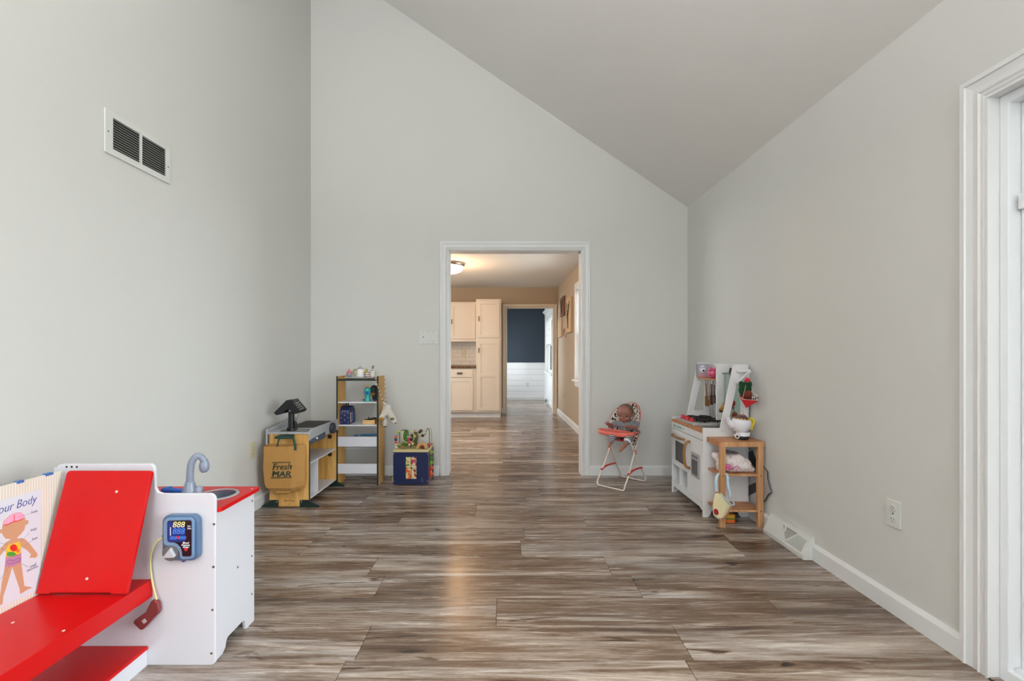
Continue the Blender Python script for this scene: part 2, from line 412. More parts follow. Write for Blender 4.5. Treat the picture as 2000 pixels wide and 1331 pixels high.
# sliding glass door
d1 = sthing('door_1', (XR, 0.63, 0))
bm = B(); box(bm, XR - 0.018, XR + 0.024, oy1 - 0.003, oy1 + 0.006, 0, oz); box(bm, XR - 0.018, XR + 0.024, oy0 - 0.006, oy0 + 0.003, 0, oz)
box(bm, XR - 0.018, XR + 0.024, oy0, oy1, oz - 0.003, oz + 0.006)
obj('jamb', bm, trimw, d1)
fy0, fy1, fz0, fz1 = oy0 + 0.03, oy1 - 0.031, 0.045, oz - 0.035
hole = [(fy0, fz0), (fy1, fz0), (fy1, fz1), (fy0, fz1)]
obj('frame', prism(B(), [(oy0, 0), (oy1 - 0.003, 0), (oy1 - 0.003, oz - 0.003), (oy0, oz - 0.003)], 'x', XR + 0.022, XR + 0.118, holes=[hole]), vinyl, d1, bev=0.003)
my = 0.64
def dpanel(y0, y1, x0, x1):
    p = obj('sliding_panel', prism(B(), [(y0, fz0), (y1, fz0), (y1, fz1), (y0, fz1)], 'x', x0, x1, holes=[[(y0 + 0.075, fz0 + 0.09), (y1 - 0.075, fz0 + 0.09), (y1 - 0.075, fz1 - 0.08), (y0 + 0.075, fz1 - 0.08)]]), vinyl, d1, bev=0.004)
    obj('pane', bx((x0 + x1) / 2 - 0.003, (x0 + x1) / 2 + 0.003, y0 + 0.07, y1 - 0.07, fz0 + 0.085, fz1 - 0.075), glassm, p)
    return p
dp = dpanel(my - 0.04, fy1 - 0.001, XR + 0.062, XR + 0.086)
dpanel(fy0 + 0.001, my + 0.04, XR + 0.09, XR + 0.114)
obj('latch', bx(XR + 0.040, XR + 0.066, fy1 - 0.030, fy1 - 0.012, 1.58, 1.63), vinyl, dp, bev=0.002)
obj('gasket', bx(XR + 0.056, XR + 0.063, fy1 - 0.080, fy1 - 0.076, fz0 + 0.09, fz1 - 0.08), black, dp)
obj('track_guide', bx(XR + 0.040, XR + 0.062, my, fy1 - 0.004, fz0, fz0 + 0.012), vinyl, d1)
obj('threshold', bx(XR - 0.012, XR + 0.02, oy0, oy1 - 0.003, 0.001, 0.006), plankm, d1)
obj('threshold_gap', bx(XR - 0.017, XR - 0.012, oy0, oy1 - 0.003, 0.0005, 0.0035), black, d1)
# ground outside
struct('ground', bx(-12, 16, -14, 26, -0.35, -0.15), mat('outdoor_ground', C(186, 184, 178), 0.9, var=0.1, bscale=3))

# kitchen and dining shell
ZK = 2.338; KB = 8.45
struct('wall_kitchen_back', prism(B(), [(-3.6, 0), (0.019, 0), (0.019, 1.957), (0.874, 1.957), (0.874, 0), (1.3, 0), (1.3, ZK), (-3.6, ZK)], 'y', KB, KB + 0.12), beige)
# right kitchen wall, slightly out of square, with window opening
def kx(y): return 1.009 + (6.32 - y) * 0.023
M_k = Matrix.Translation((kx(4.265), 4.265, 0)) @ Matrix.Rotation(math.atan(0.023), 4, 'Z')
KL = KB - 4.265
def kw(bm): bmesh.ops.transform(bm, matrix=M_k, verts=bm.verts); return bm
wy0, wy1, wz0, wz1 = 5.05 - 4.265, 6.47 - 4.265, 0.74, 2.03
struct('wall_kitchen_right', kw(prism(B(), [(0, 0), (KL, 0), (KL, ZK), (0, ZK)], 'x', 0, 0.14, holes=[[(wy0, wz0), (wy1, wz0), (wy1, wz1), (wy0, wz1)]])), beige)
struct('wall_kitchen_left', prism(B(), [(YB + T, 0), (KB, 0), (KB, ZK), (YB + T, ZK)], 'x', -3.7, -3.6, holes=[[(5.2, 0.8), (7.2, 0.8), (7.2, 2.1), (5.2, 2.1)]]), beige)  # opening holds the added side window
w5 = sthing('added_window_5', (-3.65, 6.2, 0.8))  # unseen window, added to bring broad daylight into the kitchen
obj('window_frame', prism(B(), [(5.2, 0.8), (7.2, 0.8), (7.2, 2.1), (5.2, 2.1)], 'x', -3.68, -3.62, holes=[[(5.25, 0.85), (6.17, 0.85), (6.17, 2.05), (5.25, 2.05)], [(6.23, 0.85), (7.15, 0.85), (7.15, 2.05), (6.23, 2.05)]]), trimw, w5)
obj('pane', bx(-3.652, -3.648, 5.25, 7.15, 0.85, 2.05), glassm, w5)
struct('wall_kitchen_near', prism(B(), [(-3.6, 0), (dx0 - 0.0, 0), (dx0, dz), (dx1, dz), (dx1, 0), (1.3, 0), (1.3, ZK), (-3.6, ZK)], 'y', YB + T, YB + T + 0.006), beige)
struct('ceiling_kitchen', bx(-3.7, 1.4, YB + T, KB + 0.12, ZK, ZK + 0.08), ceil_m)
struct('floor_kitchen', bx(-3.7, XL, YB + T, KB, -0.05, 0), plankm)
struct('baseboard_kitchen_right', kw(prism(B(), [(-p[0], p[1]) for p in board_profile(0.10, 0.016)], 'y', 0, KL)), trimw)
casing('trim_4', mat('cream_trim', C(226, 216, 200), 0.4), 'y', KB, -1, 0.019, 0.874, 1.957, 0.074)
t5 = sthing('trim_5')
for a, b2 in ((0.017, 0.023), (0.870, 0.876)): obj('jamb', bx(a, b2, KB, KB + 0.12, 0, 1.957), trimw, t5)
obj('baseboard_stub', bx(-0.075, -0.056, KB - 0.016, KB, 0, 0.10), trimw, t5)

def window(name, mtx, y0, y1, z0, z1, blinds, cornice, out=0.14, mul=False):
    w = sthing(name, tuple(mtx @ Vector((0, (y0 + y1) / 2, z0))))
    def t_(bm): bmesh.ops.transform(bm, matrix=mtx, verts=bm.verts); return bm
    bm = B(); c = 0.075
    prism(bm, [(y0 - c, z0 - 0.01), (y1 + c, z0 - 0.01), (y1 + c, z1 + c), (y0 - c, z1 + c)], 'x', -0.02, 0.0, holes=[[(y0, z0), (y1, z0), (y1, z1), (y0, z1)]])
    obj('window_casing', t_(bm), trimw, w, bev=0.003)
    obj('window_sill', t_(bx(-0.055, out - 0.04, y0 - c - 0.02, y1 + c + 0.02, z0 - 0.025, z0)), trimw, w, bev=0.004)
    obj('window_apron', t_(bx(-0.016, 0.0, y0 - c, y1 + c, z0 - 0.095, z0 - 0.025)), trimw, w, bev=0.003)
    obj('window_jamb', t_(prism(B(), [(y0 - 0.002, z0 - 0.002), (y1 + 0.002, z0 - 0.002), (y1 + 0.002, z1 + 0.002), (y0 - 0.002, z1 + 0.002)], 'x', -0.001, out, holes=[[(y0 + 0.006, z0 + 0.006), (y1 - 0.006, z0 + 0.006), (y1 - 0.006, z1 - 0.006), (y0 + 0.006, z1 - 0.006)]])), trimw, w)
    if cornice:
        bm = B()
        prism(bm, [(0, z1 + c), (-0.03, z1 + c), (-0.032, z1 + c + 0.02), (-0.05, z1 + c + 0.04), (-0.075, z1 + c + 0.05), (-0.08, z1 + c + 0.075), (0, z1 + c + 0.075)], 'y', y0 - c - 0.05, y1 + c + 0.05)
        obj('cornice', t_(bm), trimw, w)
    zm = (z0 + z1) / 2
    for k, (a, b2, xo) in enumerate(((z0, zm + 0.02, 0.05), (zm - 0.02, z1, 0.08))):
        bm = B(); prism(bm, [(y0, a), (y1, a), (y1, b2), (y0, b2)], 'x', xo, xo + 0.028, holes=[[(y0 + 0.045, a + 0.045), (y1 - 0.045, a + 0.045), (y1 - 0.045, b2 - 0.045), (y0 + 0.045, b2 - 0.045)]])
        if mul: box(bm, xo + 0.005, xo + 0.022, (y0 + y1) / 2 - 0.03, (y0 + y1) / 2 + 0.03, a, b2)
        s = obj('sash', t_(bm), trimw, w)
        obj('pane', t_(bx(xo + 0.012, xo + 0.016, y0 + 0.04, y1 - 0.04, a + 0.04, b2 - 0.04)), glassm, s)
    if blinds:
        z = z1 - 0.03; bl = obj('blind_headrail', t_(bx(0.008, 0.045, y0 + 0.01, y1 - 0.01, z1 - 0.045, z1 - 0.002)), trimw, w)
        while z > zm + 0.03:
            z -= 0.038
            obj('slat', t_(prism(B(), [(0.012, z - 0.008), (0.042, z + 0.012), (0.043, z + 0.010), (0.013, z - 0.010)], 'y', y0 + 0.02, y1 - 0.02)), trimw, bl)
        obj('bottom_rail', t_(bx(0.012, 0.042, y0 + 0.015, y1 - 0.015, zm - 0.005, zm + 0.015)), trimw, bl)
    return w
window('window_2', M_k, wy0, wy1, wz0, wz1, False, False)
# dining room
DB = 11.0; DX = 0.94
struct('wall_dining_back', bx(-0.9, DX + 0.1, DB, DB + 0.1, 0.86, ZK), navyw)
wn = sthing('wall_dining_wainscot', (0.2, DB, 0))
nb = 6; bh = (0.875 - 0.07) / nb
obj('backing', bx(-0.9, DX, DB - 0.004, DB + 0.1, 0, 0.88), mat('joint_grey', C(150, 150, 152), 0.7), wn)
for i in range(nb): obj('plank', bx(-0.9, DX, DB - 0.016, DB - 0.004, 0.07 + i * bh, 0.07 + (i + 1) * bh - 0.004), shipw, wn, bev=0.001)
obj('chair_rail', bx(-0.9, DX, DB - 0.03, DB - 0.004, 0.872, 0.895), shipw, wn, bev=0.003)
baseboard('baseboard_dining_back', 'x', DB - 0.016, -1, -0.9, DX, 0.085, 0.012)
struct('wall_dining_left', prism(B(), [(KB + 0.12, 0), (DB, 0), (DB, ZK), (KB + 0.12, ZK)], 'x', -1.0, -0.9, holes=[[(9.05, 0.55), (10.65, 0.55), (10.65, 2.05), (9.05, 2.05)]]), navyw)  # opening holds the added dining window
w4 = sthing('added_window_4', (-0.95, 9.85, 0.55))  # unseen window, added to brighten the dining room
obj('window_frame', prism(B(), [(9.05, 0.55), (10.65, 0.55), (10.65, 2.05), (9.05, 2.05)], 'x', -0.98, -0.93, holes=[[(9.10, 0.60), (9.82, 0.60), (9.82, 2.0), (9.10, 2.0)], [(9.88, 0.60), (10.60, 0.60), (10.60, 2.0), (9.88, 2.0)]]), trimw, w4)
obj('pane', bx(-0.957, -0.953, 9.10, 10.60, 0.60, 2.0), glassm, w4)
M_d = Matrix.Translation((DX, 0, 0))
dy0, dy1 = 9.05, 10.55
struct('wall_dining_right', prism(B(), [(KB + 0.12, 0.0), (DB, 0.0), (DB, ZK), (KB + 0.12, ZK)], 'x', DX, DX + 0.14, holes=[[(dy0, 0.70), (dy1, 0.70), (dy1, 1.93), (dy0, 1.93)]]), shipw)
window('window_3', M_d, dy0, dy1, 0.70, 1.93, True, True, mul=True)
baseboard('baseboard_dining_right', 'y', DX, -1, KB + 0.12, DB, 0.085, 0.012)
struct('ceiling_dining', bx(-1.0, 1.2, KB + 0.12, DB + 0.1, ZK, ZK + 0.08), ceil_m)

# ------------------------------------------------------------------ kitchen furniture
def cab_door(parent, x0, x1, z0, z1, yf, handle=None, mid=None):
    hs = []
    g = 0.055
    if mid is None: hs = [[(x0 + g, z0 + g), (x1 - g, z0 + g), (x1 - g, z1 - g), (x0 + g, z1 - g)]]
    else: hs = [[(x0 + g, z0 + g), (x1 - g, z0 + g), (x1 - g, mid - g / 2), (x0 + g, mid - g / 2)], [(x0 + g, mid + g / 2), (x1 - g, mid + g / 2), (x1 - g, z1 - g), (x0 + g, z1 - g)]]
    bm = prism(B(), [(x0, z0), (x1, z0), (x1, z1), (x0, z1)], 'y', yf - 0.02, yf, holes=hs)
    d = obj('door', bm, cabm, parent, bev=0.003)
    for h in hs: obj('panel', bx(h[0][0] - 0.004, h[1][0] + 0.004, yf - 0.012, yf - 0.002, h[0][1] - 0.004, h[2][1] + 0.004), cabm, d, bev=0.004)
    if handle:
        hx, hz, hl = handle
        bm = B(); box(bm, hx - 0.006, hx + 0.006, yf - 0.045, yf - 0.033, hz - hl / 2, hz + hl / 2)
        for s in (-1, 1): box(bm, hx - 0.005, hx + 0.005, yf - 0.035, yf - 0.018, hz + s * (hl / 2 - 0.01) - 0.005, hz + s * (hl / 2 - 0.01) + 0.005)
        obj('handle', bm, hndl, d)
    return d
hndl = mat('bronze_pull', C(60, 48, 38), 0.4, 0.8)
tc = thing('tall_cabinet', 'tall cream pantry cabinet with two shaker doors beside the far doorway', 'cabinet', (-0.3, 8.1, 0))
obj('body', bx(-0.515, -0.083, 7.87, KB - 0.002, 0.095, 2.053), cabm, tc, bev=0.002)
obj('toe_kick', bx(-0.515, -0.095, 7.93, KB - 0.002, 0, 0.095), trimw, tc)
cab_door(tc, -0.488, -0.108, 1.386, 2.02, 7.87, (-0.464, 1.71, 0.085))
cab_door(tc, -0.488, -0.108, 0.125, 1.33, 7.87, (-0.464, 1.165, 0.085), mid=0.73)
uc = thing('wall_cabinet', 'cream wall cabinet hung over the backsplash left of the pantry', 'cabinet', (-0.9, 8.3, 1.33))
obj('body', bx(-1.42, -0.518, 8.14, KB - 0.014, 1.335, 2.035), cabm, uc, bev=0.002)
obj('bottom_trim', bx(-1.42, -0.518, 8.12, 8.14, 1.325, 1.355), cabm, uc, bev=0.002)
cab_door(uc, -0.985, -0.545, 1.372, 2.0, 8.14, (-0.962, 1.68, 0.085))
cab_door(uc, -1.41, -0.993, 1.372, 2.0, 8.14)
lc = thing('base_cabinet', 'cream base cabinet with drawer under the speckled brown countertop', 'cabinet', (-0.9, 8.1, 0))
obj('body', bx(-1.42, -0.518, 7.87, KB - 0.002, 0.095, 0.855), cabm, lc, bev=0.002)
obj('toe_kick', bx(-1.42, -0.518, 7.93, KB - 0.002, 0, 0.095), trimw, lc)
cab_door(lc, -1.0, -0.57, 0.125, 0.675, 7.87); cab_door(lc, -1.41, -1.01, 0.125, 0.675, 7.87)
dr = obj('drawer', bx(-1.0, -0.57, 7.85, 7.87, 0.70, 0.832), cabm, lc, bev=0.006)
bm = B(); box(bm, -0.835, -0.755, 7.82, 7.83, 0.758, 0.768); box(bm, -0.835, -0.755, 7.82, 7.83, 0.778, 0.786)
for x in (-0.835, -0.765): box(bm, x, x + 0.01, 7.82, 7.85, 0.758, 0.786)
obj('handle', bm, hndl, dr)
ct = obj('countertop', bx(-1.42, -0.518, 7.84, KB - 0.014, 0.857, 0.895), spots_mat('speckled_granite', C(110, 78, 50), C(66, 46, 32), 60, 0.48, 0.3, C(140, 106, 74)), bev=0.004)
tag(ct, 'speckled brown stone countertop on the cream base cabinet', 'countertop')
bs = sthing('wall_kitchen_backsplash', (-0.9, KB, 0.895))
obj('grout', bx(-1.42, -0.518, KB - 0.005, KB - 0.001, 0.897, 1.335), mat('grout', C(206, 196, 184), 0.8), bs)
tilem = mat('white_tile', C(222, 212, 200), 0.25)
for r_ in range(6):
    z0 = 0.899 + r_ * 0.0727; x = -1.42 - (r_ % 2) * 0.075
    while x < -0.52:
        a, b2 = max(x, -1.42), min(x + 0.147, -0.519)
        if b2 - a > 0.01: obj('tile', bx(a, b2, KB - 0.012, KB - 0.005, z0, z0 + 0.0695), tilem, bs, bev=0.001, seg=1)
        x += 0.15
platem = mat('plate_white', C(214, 216, 212), 0.35); platei = mat('plate_ivory', C(206, 200, 172), 0.35)
slotm = mat('slot_dark', C(90, 88, 84), 0.6)
def outlet(label, loc, face, m, w=0.07, h=0.115, plug=False):
    t = thing('wall_outlet', label, 'outlet', loc)
    fm = Matrix.Translation(loc) @ FACE[face].to_4x4()
    def tr(bm): bmesh.ops.transform(bm, matrix=fm, verts=bm.verts); return bm
    obj('cover_plate', tr(prism(B(), rr(-w / 2, w / 2, -h / 2, h / 2, 0.004, 3), 'z', 0, 0.006)), m, t, bev=0.0015)
    for s in (-1, 1):
        so = obj('socket', tr(prism(B(), ell(0, s * 0.024, 0.0165, 0.0145, 20), 'z', 0.006, 0.0085)), m, t, bev=0.0008)
        bm = B()
        for dx, hh in ((-0.0062, 0.009), (0.0062, 0.007)): box(bm, dx - 0.0012, dx + 0.0012, s * 0.024 + 0.002 - hh / 2, s * 0.024 + 0.002 + hh / 2, 0.0083, 0.0089)
        box(bm, -0.002, 0.002, s * 0.024 - 0.0095, s * 0.024 - 0.0055, 0.0083, 0.0089)
        obj('slots', tr(bm), slotm, so)
    obj('screw', tr(lathe(B(), [(0, 0.0085), (0.003, 0.008), (0.0032, 0.006)], seg=10)), screwm, t)
    if plug:
        obj('plug', tr(prism(B(), rr(-0.02, 0.03, -0.045, -0.008, 0.006), 'z', 0.008, 0.05)), platei, t, bev=0.003)
    return t
outlet('white double outlet low on the right wall near the sliding door', (XR - 0.001, 1.933, 0.424), '-x', platem)
outlet('ivory outlet low on the left wall behind the play checkout counter', (XL + 0.001, 3.18, 0.43), '+x', platei)
outlet('small cream outlet on the kitchen backsplash tiles', (-0.79, KB - 0.013, 1.11), '-y', platei)
outlet('white outlet low on the shiplap wainscot of the far room', (0.52, DB - 0.017, 0.36), '-y', platem)
outlet('outlet with a plugged in adapter on the beige kitchen wall', (kx(7.6) - 0.002, 7.6, 0.42), '-x', platei, plug=True)
# switch plate
sw = thing('light_switch_plate', 'three gang light switch plate beside the white doorway casing', 'light switch', (-0.704, YB, 1.253))
obj('cover_plate', prism(B(), rr(-0.793, -0.615, 1.195, 1.311, 0.004, 3), 'y', YB - 0.006, YB - 0.0005), platem, sw, bev=0.0015)
for k, xc in enumerate((-0.748, -0.704, -0.660)):
    if k == 0:
        s_ = obj('dimmer_slot', prism(B(), rr(xc - 0.012, xc + 0.012, 1.228, 1.278, 0.002, 2), 'y', YB - 0.008, YB - 0.006), platem, sw)
        obj('lever', bx(xc - 0.003, xc + 0.003, YB - 0.014, YB - 0.008, 1.250, 1.262), slotm, s_)
    else:
        p_ = B(); prism(p_, [(YB - 0.006, 1.220), (YB - 0.012, 1.222), (YB - 0.007, 1.286), (YB - 0.006, 1.286)], 'x', xc - 0.016, xc + 0.016)
        obj('rocker', p_, platem, sw, bev=0.0008)
for xc in (-0.748, -0.704, -0.660):
    for zc in (1.203, 1.303): obj('screw', lathe(B(), [(0, 0.002), (0.0025, 0.0015), (0.003, 0)], (xc, YB - 0.006, zc), 8, Matrix.Rotation(HP, 4, 'X')), slotm, sw)

# ceiling light in kitchen
LC = (-0.75, 6.2)
cl_ = thing('ceiling_light', 'glowing frosted glass dome ceiling light with silver ring in the kitchen', 'ceiling light', (LC[0], LC[1], ZK))
obj('ring', lathe(B(), [(0.19, 0), (0.195, -0.01), (0.185, -0.035), (0.175, -0.045), (0.15, -0.045), (0.15, 0)], (LC[0], LC[1], ZK), 40), mat('brushed_nickel', C(170, 160, 150), 0.3, 0.9), cl_, smooth=True)
obj('glass_dome', lathe(B(), [(0.172, -0.035), (0.165, -0.075), (0.135, -0.11), (0.08, -0.132), (0, -0.14)], (LC[0], LC[1], ZK), 40), mat('lit_glass', C(255, 240, 215), 0.4, emit=((1.0, 0.86, 0.68, 1), 5.0)), cl_, smooth=True)
l = bpy.data.lights.new('kitchen_bulb', 'POINT'); l.energy = 18; l.color = (1.0, 0.57, 0.27); l.shadow_soft_size = 0.12
lo = bpy.data.objects.new('kitchen_bulb', l); COL.objects.link(lo); lo.location = (LC[0], LC[1], ZK - 0.26)
# unseen second fixture left of the doorway, added for more warm kitchen light
l2 = thing('ceiling_light', 'added frosted dome ceiling light over the hidden left half of the kitchen', 'ceiling light', (-2.5, 6.0, ZK))
obj('ring', lathe(B(), [(0.19, 0), (0.195, -0.01), (0.185, -0.035), (0.175, -0.045), (0.15, -0.045), (0.15, 0)], (-2.5, 6.0, ZK), 32), bpy.data.materials['brushed_nickel'], l2, smooth=True)
obj('glass_dome', lathe(B(), [(0.172, -0.035), (0.165, -0.075), (0.135, -0.11), (0.08, -0.132), (0, -0.14)], (-2.5, 6.0, ZK), 32), bpy.data.materials['lit_glass'], l2, smooth=True)
lb = bpy.data.lights.new('kitchen_bulb', 'POINT'); lb.energy = 12; lb.color = (1.0, 0.57, 0.27); lb.shadow_soft_size = 0.12  # extra warm light for the added second fixture
lo = bpy.data.objects.new('kitchen_bulb', lb); COL.objects.link(lo); lo.location = (-2.5, 6.0, ZK - 0.26)

# pictures on kitchen right wall
canv = mat('canvas_tan', C(196, 170, 138), 0.8, var=0.15, bscale=30); brown = wood('picture_wood', C(92, 60, 36), C(140, 98, 62), 0.6, (6, 6, 2), 3)
dgrey = mat('sketch_grey', C(72, 66, 62), 0.8)
def kpic(name, label, cat, pa, pb, ya, yb, m, art, d=0.03):
    Y1 = lambda px: (1.009 + 6.32 * 0.023) * F / ((px - CX) + 0.023 * F)
    y_near, y_far = Y1(pb), Y1(pa); ym = (y_near + y_far) / 2
    z1 = H - (ya - CY) * ym / F; z0 = H - (yb - CY) * ym / F
    t = thing(name, label, cat, (kx(ym), ym, z0))
    u0, u1 = y_near - 4.265, y_far - 4.265
    obj('board', kw(bx(-d, -0.001, u0, u1, z0, z1)), m, t, bev=0.002)
    if art:
        bm = B(); c = (u0 + u1) / 2; w = (u1 - u0)
        tube(bm, [(-d - 0.002, c, z0 + 0.12 * (z1 - z0)), (-d - 0.002, c, z0 + 0.55 * (z1 - z0))], [0.02 * w, 0.045 * w], 6)
        for s in (-1, 1): tube(bm, smoothpath([(-d - 0.002, c, z0 + 0.5 * (z1 - z0)), (-d - 0.002, c + s * 0.18 * w, z0 + 0.68 * (z1 - z0)), (-d - 0.002, c + s * 0.26 * w, z0 + 0.88 * (z1 - z0))], 4), [0.03 * w, 0.015 * w], 5)
        tube(bm, [(-d - 0.002, c - 0.14 * w, z0 + 0.60 * (z1 - z0)), (-d - 0.002, c - 0.08 * w, z0 + 0.80 * (z1 - z0))], 0.02 * w, 5)
        obj('painted_figure', kw(bm), dgrey, t)
kpic('picture_board', 'dark brown wooden picture board, upper far one on the beige kitchen wall', 'picture', 1097, 1104.6, 581, 618, brown, True)
kpic('picture_board', 'largest tan canvas with a dark antler sketch on the beige kitchen wall', 'picture', 1110, 1119.6, 582, 650, canv, True, 0.04)
kpic('picture_board', 'plain tan board below the dark brown one on the kitchen wall', 'picture', 1092, 1099.4, 623, 659, canv, False)
kpic('picture_board', 'smallest picture with a thin dark figure low beside the big canvas', 'picture', 1102, 1106.6, 640, 659, canv, True, 0.02)
# dining register
dg_ = thing('floor_register', 'small white baseboard register in the far dining room corner', 'air vent', (DX - 0.03, 10.0, 0))
obj('housing', prism(B(), [(DX - 0.001, 0), (DX - 0.07, 0), (DX - 0.07, 0.02), (DX - 0.03, 0.12), (DX - 0.001, 0.12)], 'y', 9.9, 10.25), platem, dg_, bev=0.003)
obj('louver', prism(B(), [(DX - 0.068, 0.03), (DX - 0.040, 0.10), (DX - 0.043, 0.10), (DX - 0.071, 0.03)], 'y', 9.93, 10.22), slotm, dg_)

# return air grille, left wall
g = thing('return_air_grille', 'white return air grille with two louvred fields high on the left wall', 'air vent', (XL, 2.2, 2.0))
gy0, gy1, gz0, gz1 = 2.004, 2.394, 1.995, 2.190
fa, fb, fc, fd = 2.046, 2.197, 2.210, 2.363
obj('frame', prism(B(), [(gy0, gz0), (gy1, gz0), (gy1, gz1), (gy0, gz1)], 'x', XL + 0.0005, XL + 0.008, holes=[[(fa, gz0 + 0.030), (fb, gz0 + 0.030), (fb, gz1 - 0.025), (fa, gz1 - 0.025)], [(fc, gz0 + 0.030), (fd, gz0 + 0.030), (fd, gz1 - 0.025), (fc, gz1 - 0.025)]]), platem, g, bev=0.002)
obj('duct', bx(XL + 0.0002, XL + 0.0012, fa - 0.005, fd + 0.005, gz0 + 0.025, gz1 - 0.02), darkgap, g)
n = 12
for a, b2 in ((fa, fb), (fc, fd)):
    for i in range(n):
        z = gz0 + 0.036 + i * (0.136 / (n - 0.2))
        obj('slat', prism(B(), [(XL + 0.0015, z + 0.0035), (XL + 0.008, z - 0.0005), (XL + 0.0085, z + 0.0005), (XL + 0.002, z + 0.0045)], 'y', a, b2), platem, g)
for yy, zz in ((2.020, 2.092), (2.378, 2.080)): obj('screw', lathe(B(), [(0, 0.002), (0.003, 0.0015), (0.0035, 0)], (XL + 0.008, yy, zz), 8, Matrix.Rotation(HP, 4, 'Y')), slotm, g)

# baseboard register, right wall
v = thing('floor_register', 'white sloped baseboard register on the right wall beside the play kitchen', 'air vent', (XR - 0.03, 2.62, 0))
vy0, vy1 = 2.43, 2.812
face_a = Vector((XR - 0.062, 0, 0.022)); face_b = Vector((XR - 0.020, 0, 0.112))
obj('housing', prism(B(), [(XR - 0.001, 0), (XR - 0.062, 0), (XR - 0.062, 0.022), (XR - 0.020, 0.112), (XR - 0.018, 0.120), (XR - 0.001, 0.120)], 'y', vy0, vy1), platem, v, bev=0.002)
dirf = (face_b - face_a); nf = Vector((-dirf.z, 0, dirf.x)).normalized()
def fp(y_, s, off=0.0): q = face_a + dirf * s + nf * off; return Vector((q.x, y_, q.z))
def slab(bm, a, b2, w, h, off=0.0):
    d = (b2 - a).normalized(); side = d.cross(nf) * w / 2
    vs = [bm.verts.new(p + nf * o) for o in (off, off + h) for p in (a - side, a + side, b2 + side, b2 - side)]
    for f in ((0, 1, 2, 3), (4, 5, 6, 7), (0, 1, 5, 4), (1, 2, 6, 5), (2, 3, 7, 6), (3, 0, 4, 7)): bm.faces.new([vs[i] for i in f])
yc = 2.62
def tri(bm, pts, off, h):
    A = [bm.verts.new(p + nf * off) for p in pts]; Q = [bm.verts.new(p + nf * (off + h)) for p in pts]
    bm.faces.new(A); bm.faces.new(Q[::-1])
    for i in range(len(pts)): bm.faces.new((A[i], A[(i + 1) % len(pts)], Q[(i + 1) % len(pts)], Q[i]))
obj('opening', (lambda b_: (tri(b_, [fp(2.665, 0.86), fp(2.535, 0.86), fp(2.595, 0.16)], 0.0001, 0.0006), tri(b_, [fp(2.525, 0.84), fp(2.455, 0.80), fp(2.462, 0.12), fp(2.590, 0.12)], 0.0001, 0.0006), b_)[-1])(B()), mat('vent_shadow', C(70, 70, 70), 0.8), v)
for i in range(14):
    s = 0.20 + i * 0.047; w = (s - 0.16) / 0.70
    bm = B(); slab(bm, fp(2.595 + 0.070 * w, s), fp(2.595 - 0.060 * w, s), 0.0022, 0.002, 0.0006); obj('slat', bm, platem, v)
for i in range(21):
    y_ = 2.458 + i * 0.0063; top = 0.84 if y_ < 2.527 else 0.84 - (y_ - 2.527) / 0.065 * 0.68
    bm = B(); slab(bm, fp(y_ , 0.12), fp(y_, max(top, 0.16)), 0.0026, 0.002, 0.0006); obj('slat', bm, platem, v)
bm = B(); slab(bm, fp(2.600, 0.12), fp(2.527, 0.88), 0.008, 0.003, 0.0004); slab(bm, fp(2.672, 0.88), fp(2.598, 0.12), 0.006, 0.003, 0.0004); obj('rib', bm, platem, v)
bm = B(); slab(bm, fp(2.640, 0.95), fp(2.628, 0.60), 0.008, 0.005, 0.002); obj('damper_lever', bm, platem, v)

# ------------------------------------------------------------------ toy clinic, left foreground
pc = thing('toy_clinic', 'red and white wooden toy doctor clinic with exam bench, sink and tilted backrest', 'play clinic', (-1.3, 1.5, 0))
PY0, PY1 = 1.61, 1.622
xe = -1.028
pan = [(-1.60, 0.0), (xe - 0.014, 0.0), (xe - 0.006, 0.004), (xe, 0.01)] + [(xe, 0.58)] + rr(-1.2, xe, 0.3, 0.608, 0.022, 6)[:7] + \
      [(-1.215, 0.608), (-1.232, 0.613), (-1.240, 0.628), (-1.242, 0.69)] + [(-1.246, 0.705), (-1.256, 0.713), (-1.57, 0.713), (-1.583, 0.709), (-1.59, 0.70), (-1.60, 0.70)]
obj('divider_panel', prism(B(), pan, 'y', PY0, PY1), white, pc, bev=0.003, seg=3)
for px in (130, 140, 150):
    p = P(px, 912.5, PY0); obj('cord_hole', lathe(B(), [(0, 0.0006), (0.0036, 0.0004), (0.004, 0)], p, 12, Matrix.Rotation(HP, 4, 'X')), black, pc)
def screw(p, face, m=screwm, r=0.0042, parent=pc):
    rot = {'-y': Matrix.Rotation(HP, 4, 'X'), '+x': Matrix.Rotation(HP, 4, 'Y'), '+z': Matrix.Identity(4)}[face]
    s = obj('screw', lathe(B(), [(0, 0.0006), (r * 0.35, 0.0006), (r * 0.4, 0.0014), (r * 0.9, 0.0014), (r, 0)], p, 12, rot), m, parent)
for px, py in ((418, 1024.5), (417, 1108), (415, 1192), (413, 1277)): screw(P(px, py, PY0), '-y')
